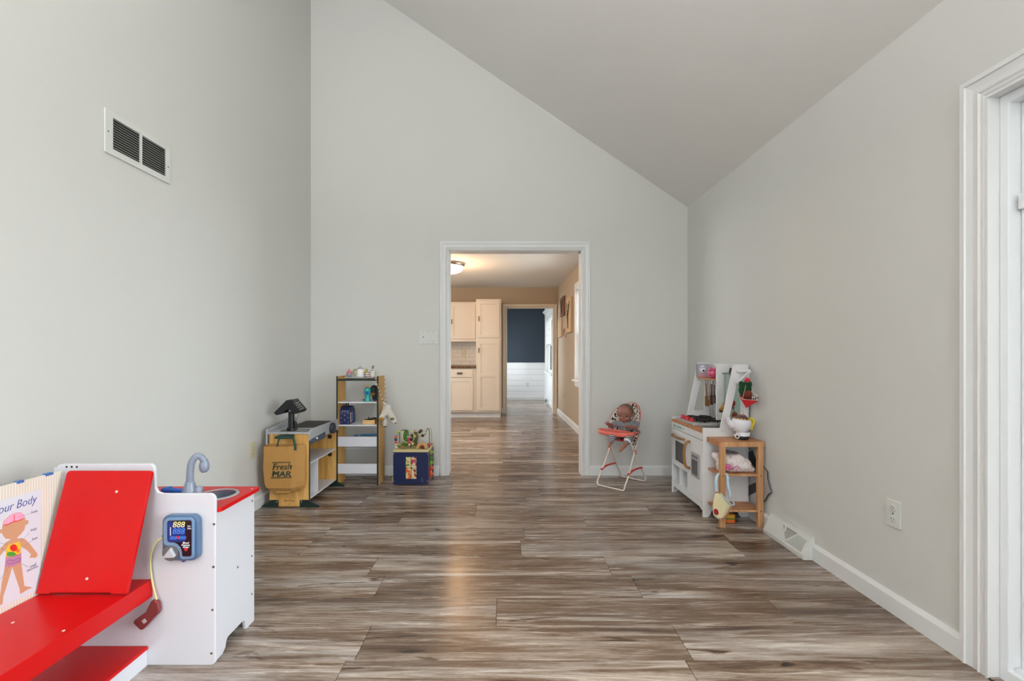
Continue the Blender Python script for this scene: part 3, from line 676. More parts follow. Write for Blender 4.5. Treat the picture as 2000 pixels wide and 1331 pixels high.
# sink cabinet behind divider
sx = -1.040
side = [(PY1, 0.0), (1.672, 0.0), (1.690, 0.014), (1.695, 0.034), (1.703, 0.043), (1.800, 0.045), (1.815, 0.038), (1.822, 0.0), (1.882, 0.0), (1.882, 0.537), (PY1, 0.537)]
obj('side_panel', prism(B(), side, 'x', sx - 0.013, sx), white, pc, bev=0.0015)
obj('side_panel', prism(B(), side, 'x', -1.60, -1.587), white, pc, bev=0.0015)
obj('back_panel', bx(-1.587, sx - 0.013, 1.868, 1.880, 0.06, 0.537), white, pc)
for yy, zz in ((1.865, 0.50), (1.862, 0.275), (1.765, 0.275), (1.862, 0.12)): screw(Vector((sx, yy, zz)), '+x')
SCX, SCY, SR = -1.128, 1.775, 0.078
ctp = rr(-1.60, -1.018, PY1, 1.892, 0.016, 5)
obj('countertop', prism(B(), ctp, 'z', 0.537, 0.552, holes=[ell(SCX, SCY, SR - 0.012, SR - 0.012, 32)]), red, pc, bev=0.002)
obj('sink_basin', lathe(B(), [(0, 0.485), (SR - 0.03, 0.487), (SR - 0.016, 0.50), (SR - 0.013, 0.548), (SR - 0.010, 0.5555), (SR - 0.002, 0.5550), (SR, 0.5515), (SR - 0.006, 0.551), (SR - 0.010, 0.545), (SR - 0.010, 0.495), (SR - 0.03, 0.483), (0, 0.481)], (SCX, SCY, 0), 40), mat('sink_grey', C(84, 90, 106), 0.4), pc, smooth=True)
obj('sink_rim', lathe(B(), [(SR - 0.011, 0.552), (SR - 0.011, 0.557), (SR - 0.002, 0.556), (SR, 0.552)], (SCX, SCY, 0), 40), mat('rim_grey', C(150, 154, 160), 0.4), pc, smooth=True)
for x_, y_ in ((-1.045, 1.640), (-1.035, 1.855)): screw(Vector((x_, y_, 0.552)), '+z', screwl, 0.003)
fx, fy = -1.160, 1.68
fa_ = obj('faucet', lathe(B(), [(0, 0), (0.034, 0), (0.033, 0.014), (0.028, 0.030), (0.023, 0.05), (0.0155, 0.074), (0.0145, 0.080), (0, 0.080)], (fx - 0.006, fy, 0.552), 24), greyp, pc, smooth=True, label='grey plastic gooseneck faucet')
neck = smoothpath([(fx - 0.006, fy, 0.61), (fx - 0.005, fy, 0.665), (fx - 0.001, fy, 0.698), (fx + 0.008, fy + 0.003, 0.717), (fx + 0.018, fy + 0.007, 0.7245), (fx + 0.028, fy + 0.012, 0.718), (fx + 0.034, fy + 0.015, 0.705), (fx + 0.035, fy + 0.017, 0.694)], 8)
obj('neck', tube(B(), neck, [0.0122, 0.0110], 20), greyp, fa_, smooth=True)
obj('spout', lathe(B(), [(0, -0.042), (0.009, -0.0415), (0.015, -0.034), (0.0172, -0.02), (0.0155, -0.008), (0.0125, 0.0), (0.0115, 0.006), (0, 0.008)], (fx + 0.035, fy + 0.018, 0.703), 28), greyp, fa_, smooth=True)
bm = B(); caps(bm, (fx + 0.010, fy, 0.590), (fx + 0.028, fy - 0.004, 0.594), 0.016, 0.014, 12); ball(bm, (fx + 0.026, fy + 0.002, 0.603), 0.014, (1.1, 1, 0.9))
obj('lever', bm, greyp, fa_, smooth=True, remesh=0.003)
# exam bench
sy1 = PY0; sy0 = 0.92
obj('bench_seat', bx(-1.548, -1.249, sy0, sy1 - 0.001, 0.294, 0.306), red, pc, bev=0.0025)
obj('bench_apron', bx(-1.261, -1.248, sy0, sy1 - 0.001, 0.245, 0.3065), red, pc, bev=0.0015)
obj('step_top', bx(-1.548, -1.264, sy0, sy1 - 0.001, 0.058, 0.070), red, pc, bev=0.002)
obj('step_front', bx(-1.281, -1.268, sy0, sy1 - 0.001, 0.0, 0.058), white, pc, bev=0.001)
obj('bench_back', bx(-1.60, -1.556, sy0, sy1, 0.0, 0.32), white, pc)
bt = 0.012; ang = math.atan2(1.592 - 1.507, 0.694 - 0.310)
bl = math.hypot(0.085, 0.384)
mb = Matrix.Translation((0, 1.507, 0.310)) @ Matrix.Rotation(-ang, 4, 'X')
bm = prism(B(), [(-1.545, 0.0), (-1.500, 0.0), (-1.500, 0.004), (-1.300, 0.004), (-1.300, 0.0), (-1.247, 0.0)] + rr(-1.524, -1.229, 0.1, bl, 0.012, 5)[0:12], 'y', -bt, 0)
bmesh.ops.transform(bm, matrix=mb, verts=bm.verts)
br_ = obj('backrest', bm, red, pc, bev=0.0025, seg=3)
for px, py in ((228, 961), (170, 1131)):
    yv = 1.59 if py < 1000 else 1.515
    p = P(px, py, yv - 0.014); zrel = (p.z - 0.310) / 0.384; p = P(px, py, 1.507 + 0.085 * zrel - bt - 0.001)
    obj('screw', lathe(B(), [(0, 0.0006), (0.0015, 0.0006), (0.002, 0.0018), (0.0042, 0.0018), (0.0046, 0)], p, 12, Matrix.Rotation(HP - ang, 4, 'X')), screwl, br_)
for px, py in ((25, 1217), (124, 1233)):
    Yp = F * (H - 0.306) / (py - CY); screw(Vector(((px - CX) * Yp / F, Yp, 0.306)), '+z', screwl, 0.004)
# poster wall of the clinic (faces +X)
WX = -1.550
corr = stripes_mat('ribbed_cream_print', C(214, 209, 190), C(228, 227, 222), 118, 1, 0.6, 0.5)
pw = obj('poster_board', bx(WX - 0.006, WX, sy0, 1.592, 0.300, 0.695), corr, pc, bev=0.0008, label='cream pinstriped back board')
clipm = mat('blue_clip', C(58, 110, 180), 0.4)
def wp(px, py):
    Y = -(WX + 0.001) * F / (CX - px); return (Y, H - (py - CY) * Y / F)
for a, b2 in ((33, 46), (89, 103)):
    ya, yb = wp(a, 940)[0], wp(b2, 940)[0]
    obj('clip', bx(WX - 0.010, WX + 0.004, ya, yb, 0.690, 0.6985), clipm, pw, bev=0.001)
def layer(name, pts, m, lev, parent):
    return obj(name, prism(B(), pts, 'x', WX + 0.0004, WX + 0.0008 + 0.0002 * lev), m, parent)
pap = mat('poster_paper', C(212, 220, 230), 0.5); skin2 = mat('print_skin', C(200, 156, 122), 0.6); pinkb = mat('print_pink', C(232, 168, 200), 0.6)
redp = mat('print_red', C(222, 40, 36), 0.6); yel = mat('print_yellow', C(250, 200, 40), 0.6); grn = mat('print_green', C(70, 160, 50), 0.6); orp = mat('print_orange', C(236, 120, 50), 0.6)
purp = mat('print_purple', C(190, 130, 170), 0.6); inkb = mat('print_blue', C(70, 88, 158), 0.6); inkg = mat('print_grey', C(120, 122, 150), 0.6); inkd = mat('print_dark', C(90, 50, 60), 0.6)
ps = obj('poster', prism(B(), [wp(82, 955.5), wp(77, 1151), (1.335, 0.322), (1.335, 0.652)], 'x', WX + 0.0002, WX + 0.0008), pap, pc, label='body chart poster with organs and a blue title')
text('title', 'Your Body', 0.0375, (WX + 0.0012, 1.369, 0.6125), '+x', inkb, ps, shear=0.25, offset=-0.0004, xs=0.80)
A_ = lambda L: [wp(x / 9.51, 940 + y / 9.51) for x, y in L]
B_ = lambda L: [wp(x / 3.915, 920 + y / 3.915) for x, y in L]
bodyp = B_([(85, 525), (130, 520), (165, 514), (195, 525), (222, 552), (262, 602), (285, 632), (286, 655), (268, 669), (250, 664), (225, 668), (238, 640), (205, 606), (160, 580), (160, 690), (168, 740), (176, 800), (187, 882), (252, 893), (215, 908), (154, 944), (150, 905), (122, 820), (94, 738), (76, 800), (52, 880), (26, 960), (20, 1020), (-18, 1040), (-22, 1020), (2, 950), (12, 860), (30, 780), (40, 700), (46, 640), (46, 600), (10, 640), (-40, 700), (-60, 690), (-45, 660), (0, 600), (45, 548)])
layer('figure_body', bodyp, skin2, 1, ps)
layer('figure_head', A_([(36, 900), (45, 820), (75, 740), (150, 665), (250, 600), (370, 580), (430, 610), (466, 680), (474, 740), (500, 722), (530, 740), (525, 780), (500, 815), (474, 815), (455, 900), (390, 985), (330, 1045), (300, 1100), (205, 1105), (195, 1085), (100, 1070), (48, 1000), (36, 960), (10, 985), (-10, 960), (-5, 915), (20, 895)]), skin2, 2, ps)
layer('brain', A_([(62, 815), (90, 735), (160, 665), (255, 605), (370, 588), (425, 615), (455, 680), (410, 705), (330, 745), (255, 755), (180, 792), (100, 820)]), pinkb, 3, ps)
bm = B(); tube(bm, [(WX + 0.0016, *p) for p in A_([(80, 818), (130, 815), (180, 790), (250, 755), (330, 745), (380, 722), (430, 700)])], 0.0013, 6); tube(bm, [(WX + 0.0016, *p) for p in A_([(262, 630), (260, 760)])], 0.0009, 6)
obj('brain_outline', bm, redp, ps)
layer('lungs', B_([(48, 602), (62, 566), (95, 560), (150, 542), (158, 580), (155, 628), (130, 648), (46, 650)]), yel, 3, ps)
layer('intestine', B_([(44, 668), (90, 660), (162, 628), (163, 700), (110, 728), (38, 736)]), purp, 3, ps)
layer('heart', B_(ell(103, 590, 28, 27, 16)), redp, 4, ps); layer('liver', B_(ell(85, 638, 36, 18, 16)), grn, 4, ps); layer('kidney', B_(ell(135, 612, 14, 16, 12)), orp, 4, ps)
bm = B(); tube(bm, [(WX + 0.0018, *p) for p in smoothpath([(a, b2, 0) for a, b2 in B_([(50, 700), (70, 680), (100, 688), (130, 672), (150, 668), (148, 690), (120, 700), (90, 708), (60, 716)])], 3) for p in [(p.x, p.y)]], 0.0010, 5)
obj('intestine_line', bm, inkg, ps)
bm = B()
for a in (((138, 355), (235, 325)), ((135, 565), (225, 470)), ((140, 615), (240, 535)), ((120, 690), (218, 738)), ((75, 728), (0, 830)), ((97, 578), (0, 552)), ((70, 632), (5, 588))):
    p, q = B_(a); tube(bm, [(WX + 0.0018, *p), (WX + 0.0018, *q)], 0.00035, 4)
obj('label_lines', bm, inkg, ps)
for s, pt in (('brain', (238, 330)), ('lungs', (234, 465)), ('liver', (246, 535)), ('small', (228, 745)), ('intestine', (205, 775))):
    yy, zz = B_([pt])[0]; text('caption', s, 0.0125, (WX + 0.0012, yy, zz), '+x', inkg, ps, offset=-0.0001, xs=0.8)

# blood pressure meter on the divider
mx0, mx1, mz0, mz1 = P(326, 0, PY0).x, P(396, 0, PY0).x, 0.380, 0.540
blu = mat('meter_blue', C(78, 106, 142), 0.3, coat=0.3); blul = mat('meter_light_blue', C(112, 146, 182), 0.3, coat=0.3)
mt = obj('pressure_meter', prism(B(), rr(mx0, mx1, mz0, mz1, 0.026, 8), 'y', PY0 - 0.024, PY0), blu, pc, bev=0.006, seg=4, label='blue toy blood pressure meter')
mz = lambda py: P(0, py, PY0).z; mxx = lambda px: P(px, 0, PY0).x
def mp_(x, y_): return (P(310 + x / 11.09, 990 + y_ / 11.09, PY0).x, P(310 + x / 11.09, 990 + y_ / 11.09, PY0).z)
scr = [mp_(x, y_) for x, y_ in ((318, 290), (328, 258), (355, 240), (790, 228), (822, 240), (836, 270), (836, 960), (822, 990), (795, 1003), (660, 1003), (636, 985), (632, 900), (600, 810), (540, 740), (470, 705), (370, 700), (330, 680), (318, 640))]
inner = [mp_(x, y_) for x, y_ in ((225, 300), (245, 235), (300, 190), (380, 180), (790, 180), (850, 200), (880, 250), (880, 980), (850, 1040), (800, 1062), (640, 1075), (580, 1040), (560, 900), (500, 810), (430, 790), (300, 780), (245, 750), (225, 700))]
obj('bezel', prism(B(), inner, 'y', PY0 - 0.029, PY0 - 0.022), blul, mt, bev=0.003, seg=3)
sc_ = obj('screen', prism(B(), scr, 'y', PY0 - 0.0295, PY0 - 0.028), mat('screen_dark', C(24, 24, 36), 0.2), mt)
obj('screen_blue', prism(B(), [mp_(x, y_) for x, y_ in ((326, 300), (360, 250), (700, 330), (710, 480), (690, 690), (370, 694), (328, 660))], 'y', PY0 - 0.0299, PY0 - 0.029), mat('screen_blue', C(22, 50, 130), 0.25), mt)
lcdy = mat('digit_yellow', C(245, 235, 150), 0.4); lcdb = mat('digit_blue', C(70, 140, 235), 0.4); wht = mat('print_white', C(235, 235, 240), 0.4)
def mtext(s, x, y_, size, m, sh=0.15, off=0.0, xs=1.0):
    px_, pz_ = mp_(x, y_); text('lettering', s, size, (px_, PY0 - 0.0304, pz_), '-y', m, mt, shear=sh, offset=off, xs=xs, align='CENTER')
mtext('888', 560, 380, 0.0285, lcdy, 0.2); mtext('888', 556, 520, 0.0285, lcdb, 0.2)
mtext('888', 450, 640, 0.017, lcdb, 0.2); mtext('888', 640, 638, 0.017, lcdb, 0.2)
mtext('Blood', 715, 728, 0.0088, wht, 0.2, 0.0002, 1.0); mtext('Pressure', 712, 774, 0.0088, wht, 0.2, 0.0002, 0.92); mtext('Meter', 718, 818, 0.0088, wht, 0.2, 0.0002, 1.0)
mtext('SYS', 785, 372, 0.007, wht, 0); mtext('DIA', 790, 422, 0.008, wht, 0)
for hx, hy, s in ((550, 600, 1.0), (720, 855, 1.2)):
    px_, pz_ = mp_(hx, hy); k = 0.0052 * s
    hp = [(px_, pz_ - k), (px_ - k, pz_ + 0.2 * k), (px_ - 0.8 * k, pz_ + 0.8 * k), (px_ - 0.4 * k, pz_ + 0.95 * k), (px_, pz_ + 0.55 * k), (px_ + 0.4 * k, pz_ + 0.95 * k), (px_ + 0.8 * k, pz_ + 0.8 * k), (px_ + k, pz_ + 0.2 * k)]
    obj('heart_mark', prism(B(), hp, 'y', PY0 - 0.0312, PY0 - 0.0298), redp, mt)
px_, pz_ = mp_(392, 470); obj('scale_mark', bx(px_ - 0.001, px_ + 0.001, PY0 - 0.0312, PY0 - 0.0298, pz_ - 0.014, pz_ + 0.015), wht, mt)
kx_, kz_ = mp_(375, 935)
obj('dial_recess', lathe(B(), [(0, 0.0005), (0.026, 0.0005), (0.0275, 0.003), (0.029, 0.0)], (kx_, PY0 - 0.0255, kz_), 28, Matrix.Rotation(HP, 4, 'X')), mat('recess_grey', C(112, 110, 112), 0.5), mt)
obj('dial_pointer', prism(B(), [mp_(x, y_) for x, y_ in ((410, 805), (440, 870), (505, 985), (480, 1015), (270, 1020), (250, 1000))], 'y', PY0 - 0.038, PY0 - 0.026), mat('pointer_silver', C(188, 190, 198), 0.3), mt, bev=0.003)
for x, y_ in ((140, 640), (555, 1145)):
    px_, pz_ = mp_(x, y_); obj('mount_tab', lathe(B(), [(0, 0.006), (0.008, 0.005), (0.0085, 0)], (px_, PY0, pz_), 14, Matrix.Rotation(HP, 4, 'X')), mat('tab_blue', C(74, 96, 146), 0.4) if 'tab_blue' not in bpy.data.materials else bpy.data.materials['tab_blue'], mt)
tp = [P(324, 1050, PY0 - 0.01), P(310, 1055, PY0 - 0.022), P(299, 1070, PY0 - 0.02), P(294, 1092, PY0 - 0.012), P(295, 1120, PY0 - 0.012), P(300, 1150, PY0 - 0.014), P(306, 1172, PY0 - 0.018)]
obj('air_hose', tube(B(), smoothpath(tp, 6), 0.0032, 10), mat('hose_yellow', C(206, 202, 140), 0.35), mt, smooth=True)
bm = B(); cuff = [P(x, y_, PY0 - 0.012) for x, y_ in ((300, 1171), (307, 1170), (313, 1175), (315, 1189), (312, 1197), (283, 1228), (278, 1228), (265, 1215), (266, 1210), (289, 1193), (293, 1184))]
prism(bm, [(p.x, p.z) for p in cuff], 'y', PY0 - 0.024, PY0 - 0.008)
cf = obj('cuff', bm, mat('cuff_maroon', C(128, 52, 52), 0.45), mt, bev=0.004, seg=3)
p = P(282, 1214, PY0 - 0.024)
bm = B(); obox(bm, p, (0.013, 0.002, 0.013), (0, math.radians(-38), 0)); obj('cuff_patch', bm, mat('patch_pale', C(214, 200, 200), 0.6), cf)
bm = B()
for a in (0, 90): obox(bm, p + Vector((0, -0.0012, 0)), (0.012, 0.001, 0.0012), (0, math.radians(a), 0))
obj('patch_cross', bm, inkg, cf)
bt_ = obj('toy_tool', (lambda b_: (caps(b_, (-1.350, 1.80, 0.5635), (-1.275, 1.79, 0.5625), 0.0115, 0.0105, 12), caps(b_, (-1.352, 1.80, 0.5635), (-1.345, 1.825, 0.5625), 0.0115, 0.010, 12), b_)[-1])(B()), mat('tool_blue', C(20, 84, 170), 0.35), remesh=0.003, smooth=True)
tag(bt_, 'blue plastic toy tool lying on the red counter behind the faucet', 'toy')

# ------------------------------------------------------------------ play checkout counter with conveyor
ck = thing('checkout_counter', 'pine and white play checkout counter with grey top along the left wall', 'play counter', (-1.55, 3.55, 0))
Y0, Y1 = 3.266, 3.80
kx0, kx1 = -1.697, -1.414
q = lambda x, y_: P(480 + x / 4.295, 700 + y_ / 4.295, Y0)
sp = [(kx0, 0.055), (kx0 + 0.055, 0.055), (kx0 + 0.066, 0.048), (kx0 + 0.066, 0.008), (-1.481, 0.008), (-1.481, 0.048), (-1.470, 0.055), (kx1, 0.055), (kx1, 0.53), (kx0, 0.53)]
obj('end_panel', prism(B(), sp, 'y', Y0, Y0 + 0.014), pine, ck, bev=0.001)
obj('end_panel', prism(B(), sp, 'y', Y1 - 0.014, Y1), pine, ck, bev=0.001)
obj('edge_strip', bx(kx1 - 0.001, kx1 + 0.004, Y0 + 0.001, Y0 + 0.013, 0.056, 0.49), edgegreen, ck)
for yy in (Y0, Y1 - 0.02):
    for s in (0, 1):
        if s == 0: pts = [(-1.632, 0.0), (-1.755, 0.0), (-1.755, 0.008), (kx0 - 0.005, 0.040), (kx0 + 0.02, 0.050), (-1.640, 0.050), (-1.632, 0.044)]
        else: pts = [(-1.480, 0.0), (-1.343, 0.0), (-1.340, 0.006), (-1.346, 0.012), (kx1 + 0.005, 0.040), (kx1 - 0.02, 0.050), (-1.476, 0.050), (-1.480, 0.044)]
        ft = obj('foot', prism(B(), pts, 'y', yy + 0.002, yy + 0.016), edgegreen, ck, bev=0.001, label='dark green foot')
        if yy == Y0: obj('screw', lathe(B(), [(0, 0.001), (0.0035, 0.001), (0.004, 0)], (-1.645 if s == 0 else -1.468, Y0 + 0.002, 0.040), 10, Matrix.Rotation(HP, 4, 'X')), screwl, ft)
for x, y_ in ((245, 1195), (468, 1195), (363, 1228)):
    p = q(x, y_); obj('screw', lathe(B(), [(0, 0.001), (0.0035, 0.001), (0.004, 0)], p, 10, Matrix.Rotation(HP, 4, 'X')), screwm, ck)
p = q(318, 1201); text('stamp', 'Melissa & Doug', 0.0125, (p.x, Y0 - 0.0005, p.z), '-y', inkd, ck, shear=0.2, xs=0.95)
obj('rear_panel', bx(kx0, kx0 + 0.010, Y0 + 0.014, Y1 - 0.014, 0.05, 0.53), pine, ck)
# partial pine back inside (seen through the open front)
for nm, z0, z1 in (('shelf', 0.306, 0.316), ('bottom_shelf', 0.050, 0.060)): obj(nm, bx(kx0 + 0.01, kx1 - 0.002, Y0 + 0.014, Y1 - 0.014, z0, z1), white, ck, bev=0.001)
ydv = 3.43
obj('divider', bx(kx0 + 0.01, kx1 - 0.004, ydv, ydv + 0.010, 0.060, 0.306), white, ck, bev=0.001)
greyt = mat('grey_melamine', C(168, 170, 174), 0.4)
obj('worktop', bx(kx0 - 0.012, kx1 + 0.004, Y0 - 0.008, Y1, 0.528, 0.541), greyt, ck, bev=0.002)
obj('rear_lip', prism(B(), [(Y0 - 0.006, 0.445), (Y0 - 0.006, 0.550), (Y0 + 0.004, 0.562), (Y1 - 0.10, 0.590), (Y1 - 0.085, 0.586), (Y1 - 0.085, 0.541), (Y0 + 0.02, 0.541), (Y0 + 0.02, 0.445)], 'x', kx0 - 0.024, kx0 - 0.012), greyt, ck, bev=0.002)
obj('front_fascia', prism(B(), [(Y0 - 0.008, 0.505), (Y0 - 0.002, 0.480), (Y0 + 0.010, 0.484), (3.372, 0.499), (3.372, 0.535), (3.585, 0.553), (3.585, 0.50), (Y1, 0.50), (Y1, 0.566), (Y0 + 0.02, 0.566), (Y0, 0.560), (Y0 - 0.008, 0.55)][:3] + [(Y0 + 0.012, 0.488), (3.56, 0.500), (3.56, 0.472), (Y1, 0.472), (Y1, 0.560), (Y0 + 0.03, 0.560), (Y0 + 0.006, 0.553), (Y0 - 0.008, 0.535)], 'x', kx1 + 0.002, kx1 + 0.012), greyt, ck, bev=0.002)
dw = obj('drawer', bx(kx1 - 0.008, kx1 + 0.004, Y0 + 0.018, 3.555, 0.448, 0.500), mat('drawer_slate', C(62, 72, 92), 0.4), ck, bev=0.001, label='dark slate drawer')
obj('knob', lathe(B(), [(0.004, 0), (0.004, 0.006), (0.008, 0.010), (0.007, 0.014), (0, 0.015)], (kx1 + 0.004, 3.375, 0.478), 14, Matrix.Rotation(HP, 4, 'Y')), mat('knob_white', C(235, 235, 240), 0.3), dw, smooth=True)
dial = obj('crank_dial', lathe(B(), [(0, 0.026), (0.036, 0.026), (0.043, 0.022), (0.045, 0.0), (0, 0)], (kx1 + 0.012, 3.655, 0.507), 30, Matrix.Rotation(HP, 4, 'Y')), mat('dial_dark', C(52, 52, 60), 0.5), ck, smooth=False, bev=0.002, label='dark round crank dial')
obj('crank_handle', tube(B(), [(kx1 + 0.036, 3.675, 0.475), (kx1 + 0.062, 3.685, 0.470)], 0.006, 10), black, dial)
for zz in (0.445, 0.298):
    obj('round_cutout', lathe(B(), [(0, 0.001), (0.018, 0.001), (0.0185, 0)], (kx1 - 0.05, Y1 - 0.0145, zz - 0.03), 20, Matrix.Rotation(HP, 4, 'X')), mat('cutout_dark', C(48, 34, 24), 0.7) if 'cutout_dark' not in bpy.data.materials else bpy.data.materials['cutout_dark'], ck)
# top deck details
TZ = 0.541
obj('conveyor_belt', bx(-1.655, -1.455, 3.50, Y1 - 0.01, TZ, TZ + 0.006), mat('belt_dark', C(50, 48, 46), 0.75, bump=0.3, bscale=200), ck, bev=0.002)
obj('belt_frame', prism(B(), [(-1.665, 3.465), (-1.445, 3.465), (-1.445, Y1 - 0.004), (-1.665, Y1 - 0.004)], 'z', TZ, TZ + 0.003, holes=[[(-1.655, 3.50), (-1.455, 3.50), (-1.455, Y1 - 0.010), (-1.655, Y1 - 0.010)]]), black, ck)
obj('scan_window', prism(B(), [(-1.640, 3.30), (-1.445, 3.30), (-1.445, 3.385), (-1.640, 3.385)], 'z', TZ, TZ + 0.002, holes=[[(-1.63, 3.312), (-1.455, 3.312), (-1.455, 3.372), (-1.63, 3.372)]]), black, ck)
obj('scan_glass', bx(-1.63, -1.455, 3.312, 3.372, TZ, TZ + 0.001), mat('scan_glass', C(170, 170, 160), 0.12), ck)
# hook for bag
obj('bag_hook', prism(B(), [(P(549, 0, Y0).x, 0.525), (P(573, 0, Y0).x, 0.525), (P(576, 0, Y0).x, 0.520), (P(576, 0, Y0).x, 0.502), (P(544, 0, Y0).x, 0.502), (P(543, 0, Y0).x, 0.518)], 'y', Y0 - 0.055, Y0), mat('hook_green', C(30, 62, 56), 0.5), ck, bev=0.003)
# card reader
cr2 = thing('card_reader', 'black toy card terminal with tilted keypad on a round post on the checkout', 'toy card reader', (-1.52, 3.33, TZ))
px0 = P(568.5, 0, 3.33).x
obj('post', lathe(B(), [(0, 0), (0.032, 0), (0.031, 0.022), (0.021, 0.024), (0.0205, 0.14), (0, 0.14)], (px0, 3.335, TZ + 0.002), 24), black, cr2, smooth=False, bev=0.001)
def xz(pts, Y): return [((x_ / 13.307 + 520 - CX) * Y / F, H - (770 + y_ / 13.307 - CY) * Y / F) for x_, y_ in pts]
obj('printer_half', prism(B(), xz([(575, 150), (680, 150), (760, 330), (640, 400), (570, 400), (510, 490), (430, 515), (318, 542), (252, 478)], 3.33), 'y', 3.295, 3.365), black, cr2, bev=0.003)
kp = obj('keypad_half', prism(B(), xz([(590, 155), (760, 128), (800, 190), (990, 405), (985, 430), (930, 475), (850, 495), (795, 500), (700, 420), (620, 300)], 3.33), 'y', 3.285, 3.375), black, cr2, bev=0.003)
kbm = B(); keyw = mat('keypad_keys', C(150, 150, 152), 0.5)
for r_ in range(4):
    for c_ in range(3):
        cxp = 745 + r_ * 42 + c_ * 45; cyp = 250 + r_ * 50 - c_ * 18
        (xa, za), = xz([(cxp, cyp)], 3.285); obox(kbm, (xa, 3.284, za), (0.0075, 0.003, 0.0055), (0, math.radians(45), 0))
obj('keys', kbm, keyw, kp)
(xa, za), = xz([(735, 185)], 3.285); bm = B(); obox(bm, (xa, 3.2845, za), (0.022, 0.002, 0.009), (0, math.radians(-8), 0)); obj('display', bm, mat('display_grey', C(70, 72, 74), 0.2), kp)
bm = B(); (ax_, az_), = xz([(762, 720)], 3.34); tube(bm, [(ax_, 3.34, TZ + 0.004), (ax_, 3.34, az_ - 0.01), (ax_, 3.34, az_ + 0.006)], [0.012, 0.011, 0.003], 12); obj('pen_holder', bm, black, cr2)
(bx_, bz_), = xz([(850, 510)], 3.34); obj('pen_cord', tube(B(), [(ax_, 3.34, az_), (bx_, 3.34, bz_)], 0.0014, 6), black, cr2)
# grocery bag hanging
kraft = mat('kraft_brown', C(178, 132, 70), 0.75, bump=0.25, bscale=25, var=0.08)
gb = thing('grocery_bag', 'brown cloth toy grocery bag with green handles hanging on the checkout end', 'bag', (-1.56, 3.22, 0.11))
def ring(z, l, r_, c, f=3.185, b2=3.258): return [Vector((l, b2, z)), Vector((l - 0.004, (f + b2) / 2 + 0.01, z)), Vector((l + 0.004, f, z)), Vector((c - 0.10, f - 0.006, z)), Vector((c, f - 0.010, z)), Vector((c + 0.022, f + 0.022, z)), Vector((r_, b2 - 0.014, z)), Vector((r_ - 0.01, b2, z))]
lv = [(0.455, -1.698, -1.432, -1.515), (0.40, -1.697, -1.430, -1.514), (0.30, -1.702, -1.430, -1.508), (0.20, -1.692, -1.430, -1.503), (0.165, -1.68, -1.435, -1.500), (0.140, -1.655, -1.452, -1.504), (0.125, -1.62, -1.48, -1.52), (0.114, -1.58, -1.53, -1.55)]
bm = B(); prev = None
for i, (z, l_, r_, c) in enumerate(lv):
    ff = 3.185 + (0.018 if i >= 5 else 0) + (0.015 if i >= 7 else 0)
    cur = [bm.verts.new(p_ + Vector((0, 0, (0.004 if k in (0, 6, 7) and i == 0 else 0)))) for k, p_ in enumerate(ring(z, l_, r_, c, ff))]
    if prev:
        for k in range(8): bm.faces.new((prev[k], prev[(k + 1) % 8], cur[(k + 1) % 8], cur[k]))
    prev = cur
bm.faces.new(prev)
obj('bag_body', bm, kraft, gb, solid=0.003, smooth=False, bev=0.002)
gd = mat('strap_green', C(28, 66, 48), 0.6)
for a, b2, yy in ((546, 541, 3.190), (572, 577, 3.200)):
    obj('handle_strap', tube(B(), [P(a, 853, 3.215), P((a + b2) / 2, 862, yy + 0.01), P(b2, 872, yy), P(b2, 880, yy - 0.004)], 0.003, 8, flat=3.0), gd, gb)
obj('handle_loop', tube(B(), [P(546, 853, 3.214), P(560, 850.5, 3.212), P(572, 853, 3.214)], 0.008, 8, flat=0.4), gd, gb)
ink = mat('ink_green', C(44, 58, 44), 0.6)
yb_ = 3.1788
fr = Matrix(((0.997, 0.0, 0.07), (-0.07, 0, -0.997), (0, 1, 0)))
def onbag(px, py): return P(px, py, 3.174)
p = onbag(531, 918.5); text('lettering_fresh', 'Fresh', 0.062, (p.x, 3.177, p.z), '-y', ink, gb, shear=0.3, xs=0.98, rot=0.03, ext=0.005)
p = onbag(530, 932)
for sx_ in (0.0, 0.0022): text('lettering_mart', 'MAR', 0.058, (p.x + sx_, 3.177 - sx_ * 0.05, p.z), '-y', ink, gb, shear=0.12, xs=1.14, ext=0.005)
bm = B()
for (a, b2), (c, d) in (((531, 904.5), (567.5, 903.5)), ((528.5, 934.5), (569.5, 933.5))): tube(bm, [onbag(a, b2) + Vector((0, 0.004, 0)), onbag(c, d)], 0.0030, 6)
obj('lettering_rules', bm, ink, gb)

# ------------------------------------------------------------------ play shelf unit
sh = thing('toy_shelf', 'narrow pine toy shelf with dark green edges and white shelves by the back wall', 'shelf', (-1.24, 3.9, 0))
SY0, SY1 = 3.805, 4.0
sl, sr = -1.417, -1.066
for x0, x1 in ((sl, sl + 0.010), (sr - 0.012, sr)):
    obj('side_panel', bx(x0, x1, SY0 + 0.003, SY1, 0.0, 0.915), pine, sh, bev=0.001)
    obj('edge_strip', bx(x0 - 0.001, x1 + 0.001, SY0, SY0 + 0.004, 0.0, 0.917), edgegreen, sh)
obj('top_panel', bx(sl + 0.010, sr - 0.012, SY0 + 0.004, SY1, 0.880, 0.892), pine, sh)
obj('top_edge', bx(sl + 0.010, sr - 0.012, SY0, SY0 + 0.006, 0.878, 0.894), edgegreen, sh)
for z in (0.691, 0.498): obj('shelf', bx(sl + 0.010, sr - 0.012, SY0 + 0.004, SY1, z, z + 0.010), white, sh, bev=0.001)
